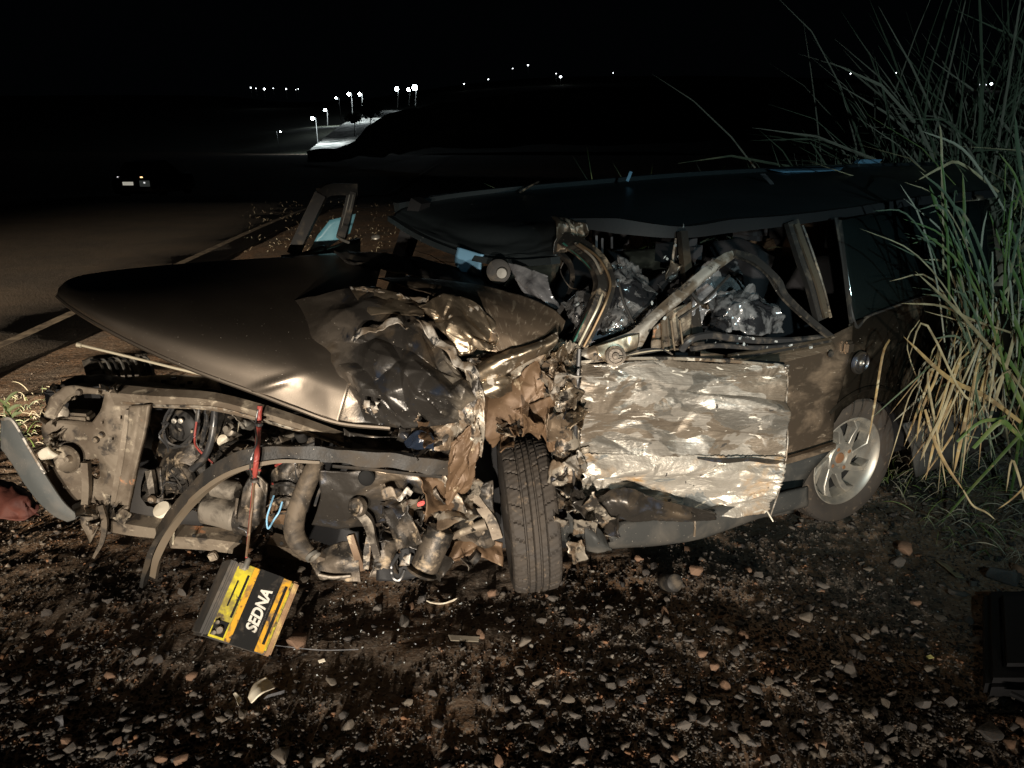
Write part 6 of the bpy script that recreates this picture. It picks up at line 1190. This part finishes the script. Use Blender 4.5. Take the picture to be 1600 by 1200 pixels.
# nearest clump: each big blade by itself
clump = empty('grass_clump', G(1505, 800), 'bent clump of dry yellow and green cane grass over the wagon tail', 'grass')
inv = Matrix.Translation(-Vector(clump.location)); mark = set(bpy.data.objects)
hand = [  # pixel paths with depth, width, material
    ([(1595, 660, 2.62), (1540, 620, 2.60), (1480, 590, 2.55), (1412, 526, 2.50)], 0.012, 0), ([(1600, 612, 2.66), (1560, 560, 2.64), (1500, 490, 2.60), (1430, 424, 2.56)], 0.009, 1),
    ([(1580, 520, 2.7), (1520, 500, 2.66), (1470, 478, 2.62), (1408, 474, 2.60)], 0.006, 1), ([(1540, 640, 2.6), (1500, 610, 2.56), (1445, 505, 2.54), (1420, 560, 2.52)], 0.006, 1),
    ([(1560, 500, 2.7), (1545, 560, 2.66), (1500, 660, 2.62), (1440, 750, 2.6)], 0.008, 0), ([(1600, 420, 2.8), (1560, 470, 2.74), (1520, 540, 2.7), (1470, 640, 2.65)], 0.009, 1),
    ([(1585, 520, 2.7), (1575, 560, 2.66), (1556, 620, 2.64), (1538, 684, 2.62)], 0.011, 1), ([(1560, 560, 2.66), (1590, 620, 2.64), (1600, 640, 2.62), (1620, 680, 2.6)], 0.014, 2),
    ([(1600, 600, 2.7), (1560, 540, 2.72), (1510, 470, 2.76), (1490, 400, 2.8)], 0.012, 2), ([(1520, 440, 2.8), (1500, 400, 2.82), (1470, 340, 2.86), (1452, 290, 2.9)], 0.016, 2),
    ([(1505, 430, 2.8), (1505, 380, 2.82), (1506, 320, 2.84), (1504, 270, 2.86)], 0.010, 2), ([(1530, 520, 2.75), (1510, 440, 2.8), (1480, 370, 2.84), (1412, 310, 2.88)], 0.006, 4),
    ([(1560, 480, 2.75), (1500, 440, 2.78), (1450, 410, 2.8), (1390, 380, 2.82)], 0.005, 3), ([(1600, 560, 2.6), (1590, 600, 2.58), (1560, 680, 2.56), (1500, 680, 2.56)], 0.006, 3),
    ([(1520, 700, 2.56), (1560, 660, 2.54), (1580, 670, 2.54), (1600, 690, 2.54)], 0.014, 2), ([(1495, 690, 2.55), (1530, 660, 2.55), (1560, 655, 2.56), (1575, 648, 2.58)], 0.009, 2),
    ([(1445, 640, 2.56), (1460, 690, 2.54), (1480, 730, 2.52), (1505, 766, 2.50)], 0.009, 0), ([(1500, 560, 2.6), (1480, 620, 2.58), (1462, 680, 2.56), (1446, 750, 2.54)], 0.010, 0),
    ([(1530, 560, 2.6), (1516, 620, 2.58), (1500, 690, 2.56), (1490, 740, 2.54)], 0.012, 0), ([(1545, 570, 2.62), (1530, 620, 2.6), (1516, 660, 2.6), (1512, 690, 2.6)], 0.012, 0),
    ([(1470, 550, 2.6), (1462, 590, 2.6), (1440, 640, 2.6), (1432, 690, 2.6)], 0.008, 0), ([(1490, 600, 2.56), (1470, 650, 2.55), (1450, 690, 2.54), (1438, 720, 2.53)], 0.009, 1),
    ([(1600, 780, 2.4), (1590, 740, 2.42), (1580, 720, 2.42), (1572, 770, 2.42)], 0.007, 1), ([(1610, 740, 2.4), (1600, 760, 2.4), (1580, 780, 2.42), (1560, 795, 2.44)], 0.006, 0),
    ([(1505, 766, 2.5), (1520, 790, 2.5), (1540, 800, 2.5), (1555, 812, 2.5)], 0.005, 1), ([(1560, 300, 3.0), (1500, 255, 3.0), (1470, 262, 2.98), (1430, 284, 2.95)], 0.008, 1),
    ([(1570, 330, 2.95), (1540, 280, 3.0), (1500, 230, 3.05), (1440, 205, 3.1)], 0.008, 4), ([(1600, 480, 2.7), (1590, 440, 2.72), (1570, 400, 2.74), (1545, 330, 2.8)], 0.010, 2),
    ([(1600, 540, 2.64), (1585, 500, 2.66), (1570, 470, 2.68), (1560, 450, 2.7)], 0.012, 2), ([(1600, 300, 3.0), (1592, 250, 3.02), (1588, 220, 3.04), (1586, 180, 3.06)], 0.014, 3)]
for pix, w, k in hand: leaf_at(clump, pix, w, gmats[k])
for i in range(52):          # bent straw hanging from the clump's heart
    x = rng.gauss(1508, 38); y = rng.uniform(540, 620); d = rng.uniform(2.56, 2.8); L = rng.uniform(60, 170); dx = rng.gauss(-22, 42)
    leaf_at(clump, [(x + rng.uniform(5, 30), y - rng.uniform(10, 40), d + 0.05), (x, y, d), (x + dx * 0.5, y + L * 0.5, d - 0.03), (x + dx, y + L, d - 0.05)], rng.uniform(0.003, 0.008), gmats[rng.choice([0, 1, 1, 0, 4, 3])])
for i in range(70):          # upright and arching blades
    x = rng.gauss(1555, 45); y = rng.uniform(420, 660); d = rng.uniform(2.62, 3.0); L = rng.uniform(90, 260); dx = rng.gauss(-30, 60)
    leaf_at(clump, [(x, y, d), (x + dx * 0.2, y - L * 0.4, d), (x + dx * 0.6, y - L * 0.8, d + 0.02), (x + dx * 1.1, y - L * rng.uniform(0.75, 1.05), d + 0.03)], rng.uniform(0.003, 0.009), gmats[rng.choice([2, 3, 2, 1, 4, 3])])
for o in set(bpy.data.objects) - mark: o.matrix_parent_inverse = inv.copy()
def blade_mass(name, n, place, lab, mats, seed, kind='stuff', hrange=(0.8, 2.0), wr=(0.003, 0.009), droop=(0.2, 0.9), leanr=(0.05, 0.6)):
    rng = random.Random(seed); V_, F_, MI = [], [], []
    for i in range(n):
        b = place(rng); L = rng.uniform(*hrange)
        pts = arc_pts(b, rng.uniform(0, 6.28), rng.uniform(*leanr), L, rng.uniform(*droop), rng, rng.choice([None, None, None, 2, 3]))
        vs_, fs_ = blade_geo(pts, rng.uniform(*wr), 7); k = len(V_); V_ += vs_; F_ += [tuple(q + k for q in f) for f in fs_]; MI += [rng.choice(range(len(mats)))] * len(fs_)
    o = mesh_obj(name, V_, F_, mats[0], None, True, None, 60)
    for m in mats[1:]: o.data.materials.append(m)
    o.data.polygons.foreach_set("material_index", MI); tag(o, lab, 'grass', None, kind); return o
def place_back(rng):
    y = rng.uniform(5.2, 7.2); x = rng.triangular(2.75, 6.8, 4.8); return Vector((x, y, 0.05))
upper = [mat('brightened_grey_green_cane', (0.11, 0.135, 0.085), 0.7), mat('brightened_dead_cane', (0.24, 0.225, 0.17), 0.7)]  # upper grass colours raised in place of more light on it
blade_mass('tall_grass', 2600, place_back, 'tall dark cane grass standing behind the wagon roof', [upper[0], upper[0], upper[1]], 21, hrange=(0.9, 3.0), wr=(0.004, 0.02), droop=(0.05, 0.8), leanr=(0.02, 0.65))
blade_mass('tall_grass', 420, lambda r: Vector((r.gauss(2.55, 0.28), r.uniform(5.4, 6.4), 0.05)), 'lower tuft of dark grass behind the middle of the roof', [upper[0], upper[1]], 22, hrange=(0.7, 1.6), droop=(0.1, 0.6))
blade_mass('tall_grass', 170, lambda r: Vector((r.uniform(2.4, 3.6), r.uniform(3.0, 4.6), 0.1)), 'dense green grass at the frame edge beside the wagon tail', [gmats[2], gmats[3], gmats[3], gmats[1]], 23, hrange=(0.8, 2.1), wr=(0.004, 0.014), droop=(0.2, 1.1))
blade_mass('tall_grass', 500, lambda r: C(r.uniform(-0.4, 1.2), r.uniform(1.9, 2.6), 0.05), 'grass pressed against the far side windows', [gmats[3], gmats[2], gmats[1]], 24, hrange=(0.8, 1.5), wr=(0.003, 0.008))
blade_mass('short_grass', 900, lambda r: Vector((r.uniform(1.75, 3.2), r.uniform(2.6, 3.6), ground_h(2.2, 3.0))), 'short green weeds creeping over the stones beside the rear wheel', [gmats[3], gmats[2], gmats[4]], 25, hrange=(0.04, 0.16), wr=(0.001, 0.003), leanr=(0.2, 1.2))
weedm = mat('dull_dry_weed', (0.075, 0.06, 0.038), 0.9)
blade_mass('roadside_weeds', 300, lambda r: (lambda p: Vector((p.x, p.y, 0.0)))(G(r.uniform(380, 620), r.uniform(315, 395))), 'sparse dry weeds along the road edge beyond the open door', [weedm, weedm, gmats[4]], 26, hrange=(0.02, 0.08), wr=(0.0015, 0.004), leanr=(0.1, 1.0))
blade_mass('roadside_weeds', 110, lambda r: (lambda p: Vector((p.x, p.y, 0.0)))(G(r.uniform(0, 110), r.uniform(610, 700))), 'low weeds behind the grey bumper end', [gmats[3], gmats[2], gmats[4]], 27, hrange=(0.03, 0.12), wr=(0.002, 0.004), leanr=(0.2, 1.2))
# leafy weed by the bumper end
wb = W(26, 690, 2.56); wd = empty('leafy_weed', wb, 'small leafy green weed poking up behind the grey bumper end', 'weed')
tube('stem', [Vector((0, 0, -0.1)), Vector((0.01, 0, 0.05)), Vector((-0.02, 0, 0.14))], 0.003, gmats[2], wd, 5)
rng = random.Random(9)
for i in range(26):
    h = rng.uniform(0.0, 0.15); a = rng.uniform(0, 6.28); b = Vector((0.005 - h * 0.1, 0, h)); t = b + Vector((math.cos(a), math.sin(a) * 0.8, rng.uniform(0.1, 0.9))) * rng.uniform(0.025, 0.05)
    vs_, fs_ = blade_geo([b, (b + t) / 2 + Vector((0, 0, 0.006)), t], rng.uniform(0.006, 0.011), 6); mesh_obj('leaf', vs_, fs_, mat('weed_leaf', (0.2, 0.25, 0.1), 0.6) if i == 0 else bpy.data.materials['weed_leaf'], wd, True, None, 60)
